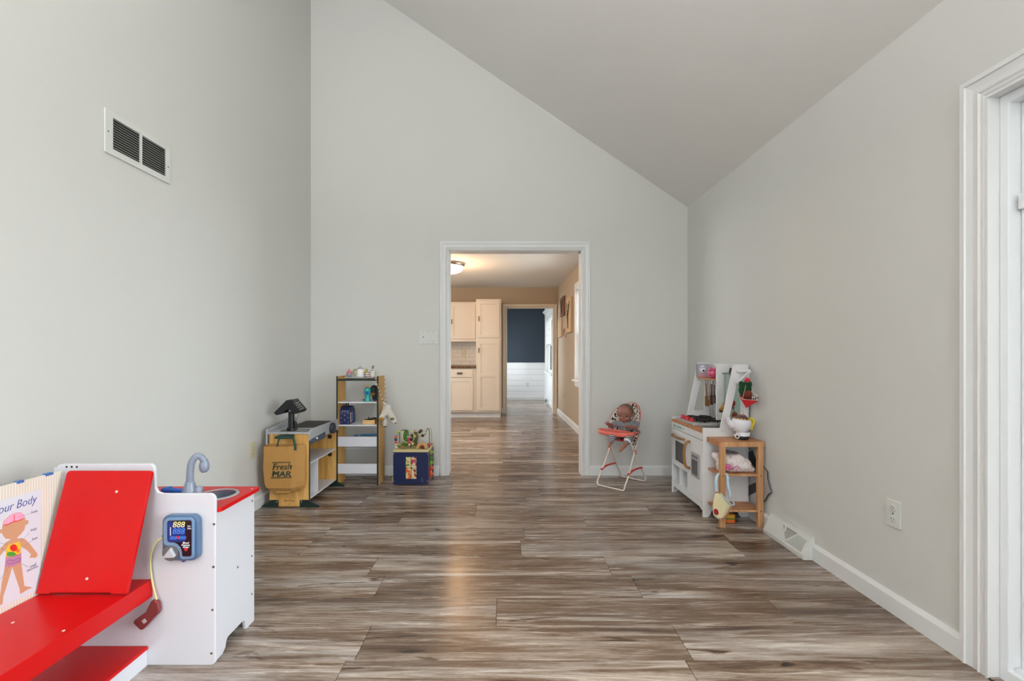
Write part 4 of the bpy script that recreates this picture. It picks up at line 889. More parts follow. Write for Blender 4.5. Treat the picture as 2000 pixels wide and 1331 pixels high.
for z0, z1 in ((0.327, 0.409), (0.100, 0.182)):
    obj('tray_front', bx(sl + 0.010, sr - 0.012, SY0 + 0.004, SY0 + 0.014, z0, z1), white, sh, bev=0.001)
    obj('tray_bottom', prism(B(), [(SY0 + 0.014, z0 + 0.002), (SY1, z0 - 0.045), (SY1, z0 - 0.035), (SY0 + 0.014, z0 + 0.010)], 'x', sl + 0.010, sr - 0.012), white, sh)
    obj('tray_back', bx(sl + 0.010, sr - 0.012, SY1 - 0.010, SY1, z0 - 0.060, z0 - 0.030), white, sh)
TOPZ = 0.894
def Q(px, Y, z): return Vector(((px - CX) * Y / F, Y, z))
pl = obj('serving_tray', lathe(B(), [(0, 0.0), (0.10, 0.001), (0.118, 0.006), (0.125, 0.010), (0.122, 0.012), (0.10, 0.005), (0, 0.004)], (-1.245, 3.90, TOPZ), 40, Matrix.Diagonal((1.12, 0.70, 1, 1))), mat('tray_pale', C(206, 208, 212), 0.3), smooth=True)
tag(pl, 'pale oval tray under the toy tea set on top of the shelf', 'tray')
TZ2 = TOPZ + 0.012
def lobj(name, label, cat, prof, loc, m, seg=24): o = thing(name, label, cat, loc); obj('body', lathe(B(), prof, loc, seg), m, o, smooth=True); return o
pinkg = mat('sugar_pink', C(206, 112, 124), 0.35); greyc = mat('ceramic_grey', C(150, 148, 158), 0.35); cream = mat('ceramic_cream', C(232, 230, 226), 0.3)
L1 = Q(682.5, 3.88, TZ2)
sb = lobj('toy_sugar_bowl', 'small pink and grey toy sugar bowl at the left of the tea tray', 'toy bowl', [(0, 0), (0.018, 0), (0.024, 0.008), (0.027, 0.024), (0.025, 0.034), (0, 0.034)], L1, greyc)
obj('lid', lathe(B(), [(0.0255, 0.033), (0.023, 0.045), (0.012, 0.054), (0.007, 0.056), (0.009, 0.064), (0.004, 0.068), (0, 0.068)], L1, 24), pinkg, sb, smooth=True)
L2 = Q(704, 3.89, TZ2)
tpz = lobj('toy_teapot', 'white toy teapot with olive green handle and spout on the shelf top', 'toy teapot', [(0, 0), (0.034, 0), (0.038, 0.006), (0.037, 0.030), (0.031, 0.060), (0.028, 0.070), (0, 0.070)], L2, cream)
obj('lid', lathe(B(), [(0.030, 0.070), (0.030, 0.073), (0.018, 0.080), (0.006, 0.084), (0.006, 0.090), (0.009, 0.094), (0.006, 0.098), (0, 0.099)], L2, 24), mat('lid_lilac', C(170, 160, 176), 0.4), tpz, smooth=True)
olive = mat('olive_green', C(160, 158, 72), 0.5)
obj('handle', tube(B(), smoothpath([L2 + Vector(v_) for v_ in ((-0.030, 0, 0.058), (-0.048, 0, 0.064), (-0.060, 0, 0.050), (-0.056, 0, 0.028), (-0.044, 0, 0.016), (-0.034, 0, 0.020))], 5), 0.0062, 8), olive, tpz, smooth=True)
obj('spout', tube(B(), smoothpath([L2 + Vector(v_) for v_ in ((0.030, 0, 0.030), (0.046, 0, 0.044), (0.054, 0, 0.058), (0.060, 0, 0.062))], 4), [0.013, 0.009], 10), olive, tpz, smooth=True)
L3 = Q(717.5, 3.86, TZ2)
c1 = lobj('toy_teacup', 'small cream toy cup with maroon bands between teapot and white pot', 'toy cup', [(0, 0), (0.014, 0), (0.017, 0.010), (0.019, 0.034), (0.020, 0.044), (0.017, 0.044), (0.015, 0.010), (0, 0.006)], L3, stripes_mat('cup_bands', C(120, 40, 56), C(230, 218, 210), 55, 2, 0.4, 0.3))
obj('saucer', lathe(B(), [(0, -0.003), (0.020, -0.002), (0.030, 0.003), (0.020, 0.0), (0, 0)], L3, 24), mat('saucer_maroon', C(110, 40, 52), 0.4), c1, smooth=True)
L4 = Q(728, 3.87, TZ2)
c2 = lobj('toy_pot', 'plain white toy pot at the right end of the tea tray', 'toy pot', [(0, 0), (0.018, 0), (0.021, 0.01), (0.023, 0.050), (0.025, 0.054), (0.020, 0.052), (0.018, 0.010), (0, 0.008)], L4, cream)
bm = B(); tube(bm, [L4 + Vector((-0.008, 0, 0.02)), L4 + Vector((-0.002, 0, 0.072))], 0.0028, 8); ball(bm, L4 + Vector((0.002, 0, 0.086)), 0.0115, (0.9, 0.5, 1.2))
sn = obj('toy_spoon', bm, mat('spoon_olive', C(134, 128, 108), 0.45), smooth=True); tag(sn, 'greyish toy spoon standing in the plain white pot', 'toy spoon')
# items on first shelf
S1 = 0.701; S2 = 0.508
teal = mat('teal_plastic', C(36, 160, 160), 0.25, coat=0.3)
L5 = Q(718, 3.87, S1)
bd = lobj('toy_bird', 'glossy teal toy bird with orange crest on the top inner shelf', 'toy', [(0, 0), (0.029, 0), (0.030, 0.006), (0.024, 0.022), (0.022, 0.040), (0.028, 0.062), (0.031, 0.085), (0.025, 0.108), (0.012, 0.120), (0, 0.122)], L5, teal)
obj('crest', ball(B(), L5 + Vector((0, 0, 0.123)), 0.012, (1.1, 1, 0.9)), mat('crest_orange', C(214, 150, 40), 0.4), bd, smooth=True)
obj('wing', ball(B(), L5 + Vector((0.006, -0.028, 0.075)), 0.014, (1, 0.35, 1.1)), mat('wing_blue', C(30, 80, 180), 0.25), bd, smooth=True)
L6 = Q(732, 3.90, S1)
dk = thing('toy_animal', 'dark green toy with orange beak half hidden beside the teal bird', 'toy', L6)
bm = B(); caps(bm, L6 + Vector((0.002, 0, 0.025)), L6 + Vector((-0.008, 0, 0.105)), 0.022, 0.030, 14); ball(bm, L6 + Vector((0, 0, 0.02)), 0.02)
obj('body', bm, mat('toy_dark_green', C(34, 46, 36), 0.5), dk, remesh=0.004)
obj('beak', ball(B(), L6 + Vector((-0.008, -0.026, 0.060)), 0.017, (1.2, 0.8, 0.8)), mat('beak_orange', C(150, 86, 34), 0.5), dk, smooth=True)
obj('foot', ball(B(), L6 + Vector((0.004, -0.006, 0.012)), 0.018, (1.1, 1, 0.66)), mat('foot_blue', C(60, 60, 96), 0.5), dk, smooth=True)
rem = obj('toy_phone', bx(-1.235, -1.185, 3.93, 3.97, S1, S1 + 0.009), black, bev=0.003); tag(rem, 'flat black toy phone lying behind the teal bird', 'toy phone')
# lunch case
navy = mat('navy_case', C(30, 36, 84), 0.45)
lcx = thing('lunch_case', 'navy patterned toy suitcase with black handle on the middle shelf', 'suitcase', (-1.37, 3.9, S2))
ya, yb2 = 3.845, 3.985
prof = [(ya, S2), (yb2, S2), (yb2, S2 + 0.085), (yb2 - 0.008, S2 + 0.120), (yb2 - 0.030, S2 + 0.142), (yb2 - 0.058, S2 + 0.151), (ya + 0.058, S2 + 0.151), (ya + 0.030, S2 + 0.142), (ya + 0.008, S2 + 0.120), (ya, S2 + 0.085)]
obj('shell', prism(B(), prof, 'x', -1.404, -1.320), navy, lcx, bev=0.004)
obj('handle', tube(B(), smoothpath([(-1.364, 3.885, S2 + 0.138), (-1.364, 3.89, S2 + 0.168), (-1.364, 3.93, S2 + 0.170), (-1.364, 3.945, S2 + 0.148)], 5), 0.0055, 8), black, lcx, smooth=True)
bm = B()
for i in range(3):
    for j in range(5):
        if (i + j) % 2 == 0: box(bm, -1.394 + i * 0.029, -1.390 + i * 0.029 + (0.002 if j % 2 else 0), ya - 0.001, ya + 0.001, S2 + 0.012 + j * 0.020, S2 + 0.020 + j * 0.020)
for i in range(3): box(bm, -1.384 + i * 0.02, -1.378 + i * 0.02, ya + 0.004, ya + 0.008, S2 + 0.106, S2 + 0.114)
obj('pattern_marks', bm, mat('mark_pale', C(190, 196, 220), 0.5), lcx)
for yy, m_, sgn in ((3.875, mat('fig_cream', C(226, 214, 180), 0.5), 1), (3.925, mat('fig_blue', C(108, 134, 190), 0.5), -1)):
    bm = B()
    for c_, rx_, rz_ in (((yy, S2 + 0.085), 0.011, 0.014), ((yy - 0.002 * sgn, S2 + 0.055), 0.010, 0.020), ((yy - 0.006, S2 + 0.025), 0.005, 0.014), ((yy + 0.006, S2 + 0.025), 0.005, 0.014)):
        prism(bm, ell(c_[0], c_[1], rx_, rz_, 14), 'x', -1.3205, -1.3190)
    obj('printed_figure', bm, m_, lcx)
wbx = thing('wooden_box', 'open light wood box of dark toy tools at the right of the middle shelf', 'box', Q(720, 3.87, S2))
wx0, wx1 = Q(708, 3.84, 0).x, Q(732, 3.84, 0).x
lightw = wood('light_wood', C(206, 160, 100), C(230, 190, 132), 0.5, (3, 14, 20), 2)
obj('front_side', bx(wx0, wx1, 3.840, 3.846, S2, S2 + 0.036), lightw, wbx, bev=0.001); obj('back_side', bx(wx0, wx1, 3.944, 3.95, S2, S2 + 0.036), lightw, wbx)
obj('end_side', bx(wx0, wx0 + 0.006, 3.846, 3.944, S2, S2 + 0.036), lightw, wbx); obj('end_side', bx(wx1 - 0.006, wx1, 3.846, 3.944, S2, S2 + 0.036), lightw, wbx); obj('bottom', bx(wx0 + .006, wx1 - .006, 3.846, 3.944, S2, S2 + 0.005), lightw, wbx)
dkb = mat('tool_dark', C(44, 34, 30), 0.5)
tlab = ('longer dark toy tool lying across the light wood box', 'short dark toy tool near the front of the light wood box', 'thin upright dark toy tool in the light wood box')
for i, (a, b2, r_) in enumerate((((-1.19, 3.86, 0.03), (-1.13, 3.92, 0.045), 0.008), ((-1.16, 3.86, 0.04), (-1.105, 3.87, 0.048), 0.008), ((-1.18, 3.93, 0.03), (-1.17, 3.88, 0.056), 0.0045))):
    t_o = obj('toy_tool', caps(B(), (a[0], a[1], S2 + a[2]), (b2[0], b2[1], S2 + b2[2]), r_, r_ * 0.8), dkb, smooth=True)
    tag(t_o, tlab[i], 'toy tool', 'dark toy tools in the wooden box')
bp_ = thing('plastic_plate', 'bright blue plastic toy plate showing above the upper white tray front', 'toy plate', (-1.19, 3.90, 0.39))
obj('dish', lathe(B(), [(0, 0), (0.06, 0.001), (0.088, 0.010), (0.092, 0.014), (0.086, 0.013), (0.06, 0.005), (0, 0.004)], (-1.165, 3.90, 0.402), 36, Matrix.Rotation(math.radians(-7), 4, 'X') @ Matrix.Diagonal((1, 0.85, 1, 1))), mat('plate_blue', C(40, 130, 200), 0.3), bp_, smooth=True)
obj('handle', ball(B(), (-1.275, 3.88, 0.410), 0.012, (1.6, 1, 0.6)), mat('plate_blue2', C(50, 120, 190), 0.3), bp_, smooth=True)
# plush hanging on a beaded strap
plushm = mat('plush_cream', C(214, 208, 198), 0.95, bump=1.0, bscale=300)
ph = thing('plush_bag', 'cream plush animal bag with mustard feet hanging from a beaded strap', 'plush toy', (-1.03, 3.90, 0.40))
PYY = 3.84
def PP(x, y_, d=0.0): return P(650 + x / 13.307, 780 + y_ / 13.307, PYY + d)
bm = B()
caps(bm, PP(1330, 110, 0.02), PP(1400, 300), 0.014, 0.036, 14); caps(bm, PP(1400, 300), PP(1265, 490, -0.02), 0.030, 0.024, 14)
caps(bm, PP(1430, 260), PP(1580, 560, -0.01), 0.030, 0.028, 14); caps(bm, PP(1380, 380, 0.02), PP(1350, 650, 0.02), 0.022, 0.024, 14); caps(bm, PP(1430, 240), PP(1370, 340), 0.036, 0.036, 14)
obj('body', bm, plushm, ph, remesh=0.005)
for (x, y_, rz_), m_ in (((1270, 515, 22), mat('foot_mustard', C(176, 134, 44), 0.9)), ((1545, 515, 20), mat('foot_olive', C(124, 110, 66), 0.9))):
    obj('foot_pad', ball(B(), PP(x, y_, -0.038), 0.0165, (1.1, 0.7, 1.0 if m_.name == 'foot_mustard' else 0.7)), m_, ph, smooth=True)
for x, y_ in ((1360, 715), (1610, 625)): obj('paw_sole', ball(B(), PP(x, y_, 0.012 if x < 1500 else -0.012), 0.014, (1.1, 0.9, 0.35)), mat('paw_dark', C(60, 60, 58), 0.9) if 'paw_dark' not in bpy.data.materials else bpy.data.materials['paw_dark'], ph, smooth=True)
st_l = smoothpath([P(733.5, 738, 3.80), P(737, 752, 3.795), P(744, 773, 3.80), P(750, 793, 3.825)], 9)
st_r = smoothpath([P(751, 741, 3.99), P(752, 760, 3.94), P(753.5, 780, 3.88), P(752, 794, 3.85)], 7)
for s_i, stp in enumerate((st_l, st_r)):
    obj('strap_cord', tube(B(), stp, 0.0022, 6), mat('cord_cream', C(210, 200, 176), 0.8) if 'cord_cream' not in bpy.data.materials else bpy.data.materials['cord_cream'], ph)
    for k, p_ in enumerate(stp[1:-1]):
        obj('bead', ball(B(), p_, 0.0045, seg=8), bpy.data.materials['cord_cream'] if k % 3 else dkb, ph, smooth=True)

# ------------------------------------------------------------------ activity cube
ac = thing('activity_cube', 'navy activity cube with wooden lid and bead maze beside the doorway', 'activity cube', (-0.80, 3.97, 0))
a0, a1, ay0, ay1 = -0.948, -0.652, 3.83, 4.105
nvp = mat('cube_navy', C(14, 28, 72), 0.4); mvp = mat('cube_mauve', C(112, 72, 96), 0.5); lidw = mat('cube_maple', C(206, 186, 138), 0.5, var=0.08, bscale=8)
wxa, wxb, wza, wzb = P(791.5, 0, ay0).x, P(813.5, 0, ay0).x, P(0, 937, ay0).z, P(0, 893, ay0).z
obj('front_panel', prism(B(), [(a0, 0.004), (a1, 0.004), (a1, 0.275), (a0, 0.275)], 'y', ay0, ay0 + 0.012, holes=[[(wxa, wza), (wxb, wza), (wxb, wzb), (wxa, wzb)]]), nvp, ac)
obj('side_panel', bx(a0, a0 + 0.012, ay0 + 0.012, ay1, 0.004, 0.275), mvp, ac); obj('side_panel', bx(a1 - 0.012, a1, ay0 + 0.012, ay1, 0.004, 0.275), mvp, ac)
obj('back_panel', bx(a0 + 0.012, a1 - 0.012, ay1 - 0.012, ay1, 0.004, 0.275), nvp, ac)
obj('lid', bx(a0 - 0.001, a1 + 0.001, ay0 - 0.001, ay1, 0.275, 0.298), lidw, ac, bev=0.002)
gw_ = spots_mat('garden_print', C(160, 142, 84), C(120, 104, 52), 12, 0.45, 0.6, C(186, 170, 110))
obj('lid_print', bx(a0 + 0.008, a1 - 0.008, ay0 + 0.008, ay1 - 0.008, 0.298, 0.2988), gw_, ac)
for x in (a0 + 0.007, a1 - 0.007):
    for z in (0.030, 0.262): obj('screw', lathe(B(), [(0, 0.001), (0.003, 0.001), (0.0034, 0)], (x, ay0, z), 10, Matrix.Rotation(HP, 4, 'X')), screwl, ac)
obj('window_back', bx(wxa - 0.01, wxb + 0.01, ay0 + 0.05, ay0 + 0.055, wza - 0.01, wzb + 0.01), black, ac)
dmat = [spots_mat('drum_sheep', C(216, 200, 140), C(96, 110, 40), 45, 0.47, 0.5), spots_mat('drum_berry', C(214, 204, 170), C(190, 40, 70), 38, 0.47, 0.5), spots_mat('drum_fox', C(216, 200, 150), C(220, 100, 40), 38, 0.50, 0.5), spots_mat('drum_hare', C(216, 204, 160), C(150, 40, 30), 38, 0.48, 0.5)]
dwm = (wxb - wxa) / 2
for i in range(2):
    for j in range(2):
        cx_ = wxa + dwm * (i + 0.5); zc = wzb - (wzb - wza) * (j + 0.5) / 2; hh = (wzb - wza) / 4 - 0.002
        obj('turning_block', prism(B(), [(cx_ - dwm / 2 + 0.002, ay0 + 0.008), (cx_ + dwm / 2 - 0.002, ay0 + 0.008), (cx_ + dwm / 2 - 0.002, ay0 + 0.045), (cx_ - dwm / 2 + 0.002, ay0 + 0.045)], 'z', zc - hh, zc + hh), dmat[i + 2 * j], ac, bev=0.002)
text('monogram', 'B.', 0.052, (-0.713, ay0 - 0.0006, 0.024), '-y', mat('monogram_grey', C(84, 98, 128), 0.5), ac, xs=0.6)
def AC(x, y_, Y=3.93): return P(760 + x / 19.01, 820 + y_ / 19.01, Y)
wires = [([(390, 900), (390, 560), (400, 470), (540, 380), (640, 420), (720, 560), (740, 700), (800, 900)], (44, 34, 34), 0.0028, 3.90), ([(250, 1040), (250, 640), (300, 480), (420, 450), (520, 450), (505, 600), (510, 730), (600, 840), (800, 840), (910, 740), (920, 560), (860, 450), (760, 445), (1060, 445), (1100, 470)], (230, 224, 160), 0.0028, 3.88),
         ([(1290, 590), (1350, 540), (1380, 430), (1430, 335), (1480, 400), (1495, 560), (1490, 900)], (60, 40, 40), 0.0028, 3.90), ([(1440, 370), (1500, 330), (1570, 440), (1575, 900)], (150, 140, 110), 0.0022, 4.02), ([(1080, 440), (1150, 490), (1400, 490), (1425, 600), (1390, 1000)], (206, 220, 160), 0.0026, 3.87)]
for pts, c_, r_, Y in wires:
    P3 = [AC(x, y_, Y) for x, y_ in pts]
    if pts[-1][1] >= 840: P3[-1].z = 0.298
    if pts[0][1] >= 840: P3[0].z = 0.298
    obj('wire', tube(B(), smoothpath(P3, 5), r_, 7), mat('wire_paint', C(*c_), 0.4), ac, smooth=True)
beads = [(262, 1040, 3.88, (196, 204, 200), 1), (262, 925, 3.88, (236, 206, 130), .85), (258, 845, 3.88, (214, 84, 90), 1), (248, 745, 3.88, (44, 46, 66), 1), (250, 635, 3.88, (222, 110, 66), 1.05), (262, 545, 3.88, (150, 170, 166), .95), (330, 465, 3.88, (188, 196, 80), 1), (395, 930, 3.90, (180, 186, 84), .85), (330, 965, 3.95, (110, 150, 50), .6),
         (700, 640, 3.86, (150, 176, 160), .8), (715, 520, 3.86, (140, 160, 140), .6), (730, 720, 3.86, (206, 60, 84), 1.05), (745, 840, 3.86, (206, 66, 84), 1), (830, 740, 3.86, (40, 26, 34), 1.15), (850, 590, 3.92, (112, 50, 44), 1.1), (960, 620, 3.9, (170, 184, 90), .95), (870, 890, 3.88, (222, 196, 150), .9), (750, 930, 3.86, (240, 220, 206), .7),
         (1185, 415, 3.87, (96, 28, 46), 1.1), (1135, 465, 3.87, (34, 28, 30), 1.0), (1245, 595, 3.88, (36, 38, 50), 1.0), (1160, 600, 3.92, (226, 180, 120), 1.0), (1485, 930, 3.90, (196, 70, 60), 1.1), (1410, 1010, 3.88, (226, 104, 52), .9), (1240, 1010, 3.86, (96, 48, 66), 1.2)]
bmats = {}
for x, y_, Y, c_, s_ in beads:
    if c_ not in bmats: bmats[c_] = mat('bead_paint', C(*c_), 0.35)
    obj('bead', ball(B(), AC(x, y_, Y), 0.0128 * s_, seg=14), bmats[c_], ac, smooth=True)
gl = obj('green_figure', prism(B(), [(p_.x, p_.z) for p_ in [AC(x, y_, 3.96) for x, y_ in ((540, 960), (520, 800), (530, 600), (560, 400), (640, 360), (710, 400), (745, 520), (740, 700), (700, 900), (690, 960))]], 'y', 3.95, 3.965), mat('leaf_green', C(76, 124, 40), 0.5, var=0.2, bscale=25), ac, bev=0.004)
gt = obj('tree_figure', prism(B(), [(p_.x, p_.z) for p_ in [AC(x, y_, 4.02) for x, y_ in ((790, 990), (860, 700), (880, 440), (930, 400), (1000, 405), (1050, 460), (1090, 640), (1060, 800), (1000, 990))]], 'y', 4.01, 4.025), mat('bark_olive', C(104, 92, 50), 0.6, var=0.25, bscale=18), ac, bev=0.004)
for ro, ri, cc in ((210, 165, (190, 160, 130)), (165, 110, (214, 150, 60)), (110, 70, (120, 90, 50))):
    pts = [AC(1215 + ro * math.cos(t), 1010 - ro * 1.2 * math.sin(t), 3.86) for t in [math.pi * k / 12 for k in range(13)]] + [AC(1215 + ri * math.cos(t), 1010 - ri * 1.2 * math.sin(t), 3.86) for t in [math.pi * (12 - k) / 12 for k in range(13)]]
    off = 0.298 + 0.001 - min(p_.z for p_ in pts)
    obj('rainbow_arch', prism(B(), [(p_.x, p_.z + off) for p_ in pts], 'y', 3.855, 3.875), mat('arch_paint', C(*cc), 0.5), ac, bev=0.001)
for zc, cc, rr_, dx in ((0.255, (132, 168, 60), 0.020, 0.022), (0.205, (60, 120, 40), 0.024, 0.020), (0.165, (110, 170, 50), 0.022, 0.016), (0.120, (226, 84, 52), 0.022, 0.022), (0.07, (230, 92, 44), 0.030, 0.018)):
    obj('side_gear', lathe(B(), [(0, 0.012), (rr_ * 0.8, 0.012), (rr_, 0.006), (rr_, 0), (0, 0)], (a1 + 0.003, 3.90 + dx, zc), 12, Matrix.Rotation(HP, 4, 'Y')), mat('gear_paint', C(*cc), 0.45), ac)
    obj('gear_peg', ball(B(), (a1 + 0.022, 3.90 + dx - 0.01, zc + 0.004), 0.010, seg=10), mat('peg_paint', C(*cc), 0.45), ac, smooth=True)
obj('wheel', lathe(B(), [(0, 0.01), (0.020, 0.01), (0.022, 0.0), (0, 0)], (a0 - 0.011, 3.86, 0.042), 18, Matrix.Rotation(HP, 4, 'Y')), lidw, ac)

# ------------------------------------------------------------------ doll high chair
HO = Vector((0.985, 3.86, 0)); Ff = Vector((-0.69, -0.724, 0)).normalized(); Ss = Vector((0.724, -0.69, 0)).normalized()
def HC(s, t, z): return HO + Ss * s + Ff * t + Vector((0, 0, z))
tubew = mat('tube_cream', C(232, 218, 208), 0.35); coral = mat('coral_plastic', C(232, 112, 98), 0.4); coralr = mat('coral_red', C(206, 58, 56), 0.5)
fabp = spots_mat('seat_print', C(226, 216, 202), C(40, 32, 34), 55, 0.46, 0.8, C(214, 176, 172))
hc = thing('doll_high_chair', 'coral and cream folding doll high chair right of the doorway', 'doll high chair', tuple(HO))
r0 = 0.0065
def uframe(t_foot, t_top, z_top, w):
    pts = []
    def lerp(a): return t_foot + (t_top - t_foot) * a
    zr = r0
    A = [HC(-w * 0.88, t_top, z_top), HC(-w, lerp(0.25), z_top * 0.25 + zr), HC(-w * 1.02, t_foot, zr + 0.03), HC(-w * 0.90, t_foot + 0.0, zr), HC(w * 0.90, t_foot, zr), HC(w * 1.02, t_foot, zr + 0.03), HC(w, lerp(0.25), z_top * 0.25 + zr), HC(w * 0.88, t_top, z_top)]
    P_ = [A[0], A[0].lerp(A[1], 0.5), A[1], A[1].lerp(A[2], 0.75)] + smoothpath([A[1].lerp(A[2], 0.92), HC(-w * 0.99, t_foot, zr + 0.012), HC(-w * 0.88, t_foot, zr)], 4) + smoothpath([HC(w * 0.88, t_foot, zr), HC(w * 0.99, t_foot, zr + 0.012), A[6].lerp(A[5], 0.92)], 4) + [A[6].lerp(A[5], 0.75), A[6], A[6].lerp(A[7], 0.5), A[7]]
    return P_
obj('leg_frame', tube(B(), uframe(0.185, -0.105, 0.445, 0.125), r0, 12), tubew, hc, smooth=True)
obj('leg_frame', tube(B(), uframe(-0.19, 0.055, 0.39, 0.118), r0, 12), tubew, hc, smooth=True)
for s in (-1, 1):
    p_ = HC(s * 0.118, -0.005, 0.285)
    obj('pivot', caps(B(), p_ + Vector((0, 0, -0.008)), p_ + Vector((0, 0, 0.010)), 0.011, 0.012, 12), coral, hc, smooth=True)
    bz = 0.135
    pb = smoothpath([HC(s * 0.124, 0.125, bz - 0.012), HC(s * 0.124, 0.06, bz + 0.006), HC(s * 0.122, -0.03, bz + 0.010), HC(s * 0.122, -0.115, bz + 0.004)], 5)
    obj('side_brace', tube(B(), pb, 0.011, 8, flat=0.6), coralr, hc, smooth=True)
# seat shell: curved back
bm = B(); NU, NV = 13, 12; grid = []
for j in range(NV + 1):
    v_ = j / NV; row_ = []
    w_ = 0.135 if v_ < 0.5 else 0.135 * math.sqrt(max(0.02, 1 - ((v_ - 0.5) / 0.505) ** 2))
    for i in range(NU + 1):
        u_ = -1 + 2 * i / NU
        t_ = -0.085 - 0.10 * v_ + 0.10 * (u_ * w_ / 0.135) ** 2
        row_.append(bm.verts.new(HC(u_ * w_, t_, 0.395 + 0.275 * v_)))
    grid.append(row_)
for j in range(NV):
    for i in range(NU): bm.faces.new((grid[j][i], grid[j][i + 1], grid[j + 1][i + 1], grid[j + 1][i]))
edgepts = [g_[0].co.copy() for g_ in grid] + [v__.co.copy() for v__ in grid[-1][1:-1]] + [g_[-1].co.copy() for g_ in reversed(grid)]
obj('back_cushion', bm, fabp, hc, smooth=True, solid=0.014, label='cream, black and pink printed back cushion')
obj('rim', tube(B(), [p_ - Ff * 0.007 for p_ in edgepts], 0.0058, 8), coralr, hc, smooth=True)
bm = B()
for pts in ([HC(-0.095, -0.09, 0.385), HC(0.095, -0.09, 0.385), HC(0.09, 0.075, 0.375), HC(-0.09, 0.075, 0.375)],):
    lo_ = [bm.verts.new(p_) for p_ in pts]; hi_ = [bm.verts.new(p_ + Vector((0, 0, 0.016))) for p_ in pts]
    bm.faces.new(lo_); bm.faces.new(hi_)
    for i in range(4): bm.faces.new((lo_[i], lo_[(i + 1) % 4], hi_[(i + 1) % 4], hi_[i]))
obj('seat', bm, coralr, hc, bev=0.005)
for s in (-1, 1):
    bm = B()
    pts = [HC(s * 0.112, -0.10, 0.455), HC(s * 0.112, 0.02, 0.462), HC(s * 0.104, 0.055, 0.41), HC(s * 0.096, 0.03, 0.345), HC(s * 0.096, -0.04, 0.335), HC(s * 0.104, -0.09, 0.39)]
    A = [bm.verts.new(p_) for p_ in pts]; Q_ = [bm.verts.new(p_ + Ss * 0.009 * s) for p_ in pts]
    bm.faces.new(A); bm.faces.new(Q_)
    for i in range(6): bm.faces.new((A[i], A[(i + 1) % 6], Q_[(i + 1) % 6], Q_[i]))
    obj('side_cushion', bm, fabp, hc, bev=0.003)
# tray
bm = B(); n_ = 36
def traypt(a, k, z): return HC(0.158 * k * math.cos(a), 0.100 + 0.085 * k * math.sin(a) * (1 if math.sin(a) > 0 else 0.45), z)
rings_ = []
for k, z in ((0.0, 0.458), (0.92, 0.458), (0.95, 0.464), (1.0, 0.466), (1.03, 0.452), (1.02, 0.436), (0.97, 0.430), (0.0, 0.434)):
    rings_.append([bm.verts.new(traypt(0, 0, z))] if k == 0 else [bm.verts.new(traypt(2 * math.pi * i / n_, k, z)) for i in range(n_)])
for A, Q_ in zip(rings_, rings_[1:]):
    for i in range(n_):
        j = (i + 1) % n_
        if len(A) == 1: bm.faces.new((A[0], Q_[i], Q_[j]))
        elif len(Q_) == 1: bm.faces.new((A[i], A[j], Q_[0]))
        else: bm.faces.new((A[i], A[j], Q_[j], Q_[i]))
obj('tray', bm, coral, hc, smooth=True)
obj('tray_post', tube(B(), [HC(0.0, 0.10, 0.444), HC(0.0, 0.085, 0.40), HC(0, 0.05, 0.385)], 0.012, 8, flat=0.5), coralr, hc, smooth=True)
for s in (-1, 1): obj('tray_arm', tube(B(), [HC(s * 0.128, 0.06, 0.450), HC(s * 0.126, -0.07, 0.442)], 0.009, 8), coral, hc, smooth=True)

# ------------------------------------------------------------------ baby doll
dskin = mat('doll_skin', C(150, 100, 84), 0.45, coat=0.15); shirt = mat('doll_shirt', C(128, 130, 138), 0.9, var=0.12, bscale=200); pants = stripes_mat('doll_pants', C(96, 98, 108), C(186, 180, 184), 70, 2, 0.9, 0.62)
dl = thing('baby_doll', 'brown-skinned baby doll in grey shirt and striped pants sitting in the high chair', 'doll', tuple(HC(0.01, 0, 0.40)))
HD = P(1221.5, 808, 3.80)
fwd = Vector((-0.52, -0.84, -0.16)).normalized(); rgt = Vector((0.84, -0.52, 0)).normalized(); upv = rgt.cross(fwd).normalized()
if upv.z < 0: upv = -upv
def HP_(a, b2, c): return HD + rgt * a + fwd * b2 + upv * c
MH = Matrix((rgt, fwd, upv)).transposed().to_4x4()
def hball(bm, a, b2, c, r_, sc=(1, 1, 1), seg=20):
    m = Matrix.Translation(HP_(a, b2, c)) @ MH @ Matrix.Diagonal((*sc, 1)); bmesh.ops.create_uvsphere(bm, u_segments=seg, v_segments=14, radius=r_, matrix=m)
bm = B()
hball(bm, 0, -0.004, 0.012, 0.066, (1.0, 1.06, 0.98)); hball(bm, 0, 0.016, -0.028, 0.050, (1.04, 0.9, 0.85)); hball(bm, 0.024, 0.036, -0.034, 0.024); hball(bm, -0.024, 0.036, -0.034, 0.024)
hball(bm, 0, 0.050, -0.054, 0.014); hball(bm, 0, 0.066, -0.020, 0.0085, (1.1, 1, 0.8)); hball(bm, 0, 0.060, -0.040, 0.010, (1.2, 0.8, 0.7))
for s in (-1, 1): hball(bm, s * 0.066, -0.004, -0.014, 0.016, (0.45, 0.9, 1.2))
SHL, SHR = P(1203, 828, 3.84), P(1242, 829, 3.76)
neck_ = (SHL + SHR) / 2 + Vector((0, 0, 0.012)); hip = HC(0.012, -0.005, 0.425)
caps(bm, HD + Vector((0, 0, -0.05)), neck_, 0.026, 0.03); caps(bm, neck_ - Vector((0, 0, 0.02)), hip, 0.042, 0.048, 16)
caps(bm, SHL, SHR, 0.024, 0.024)
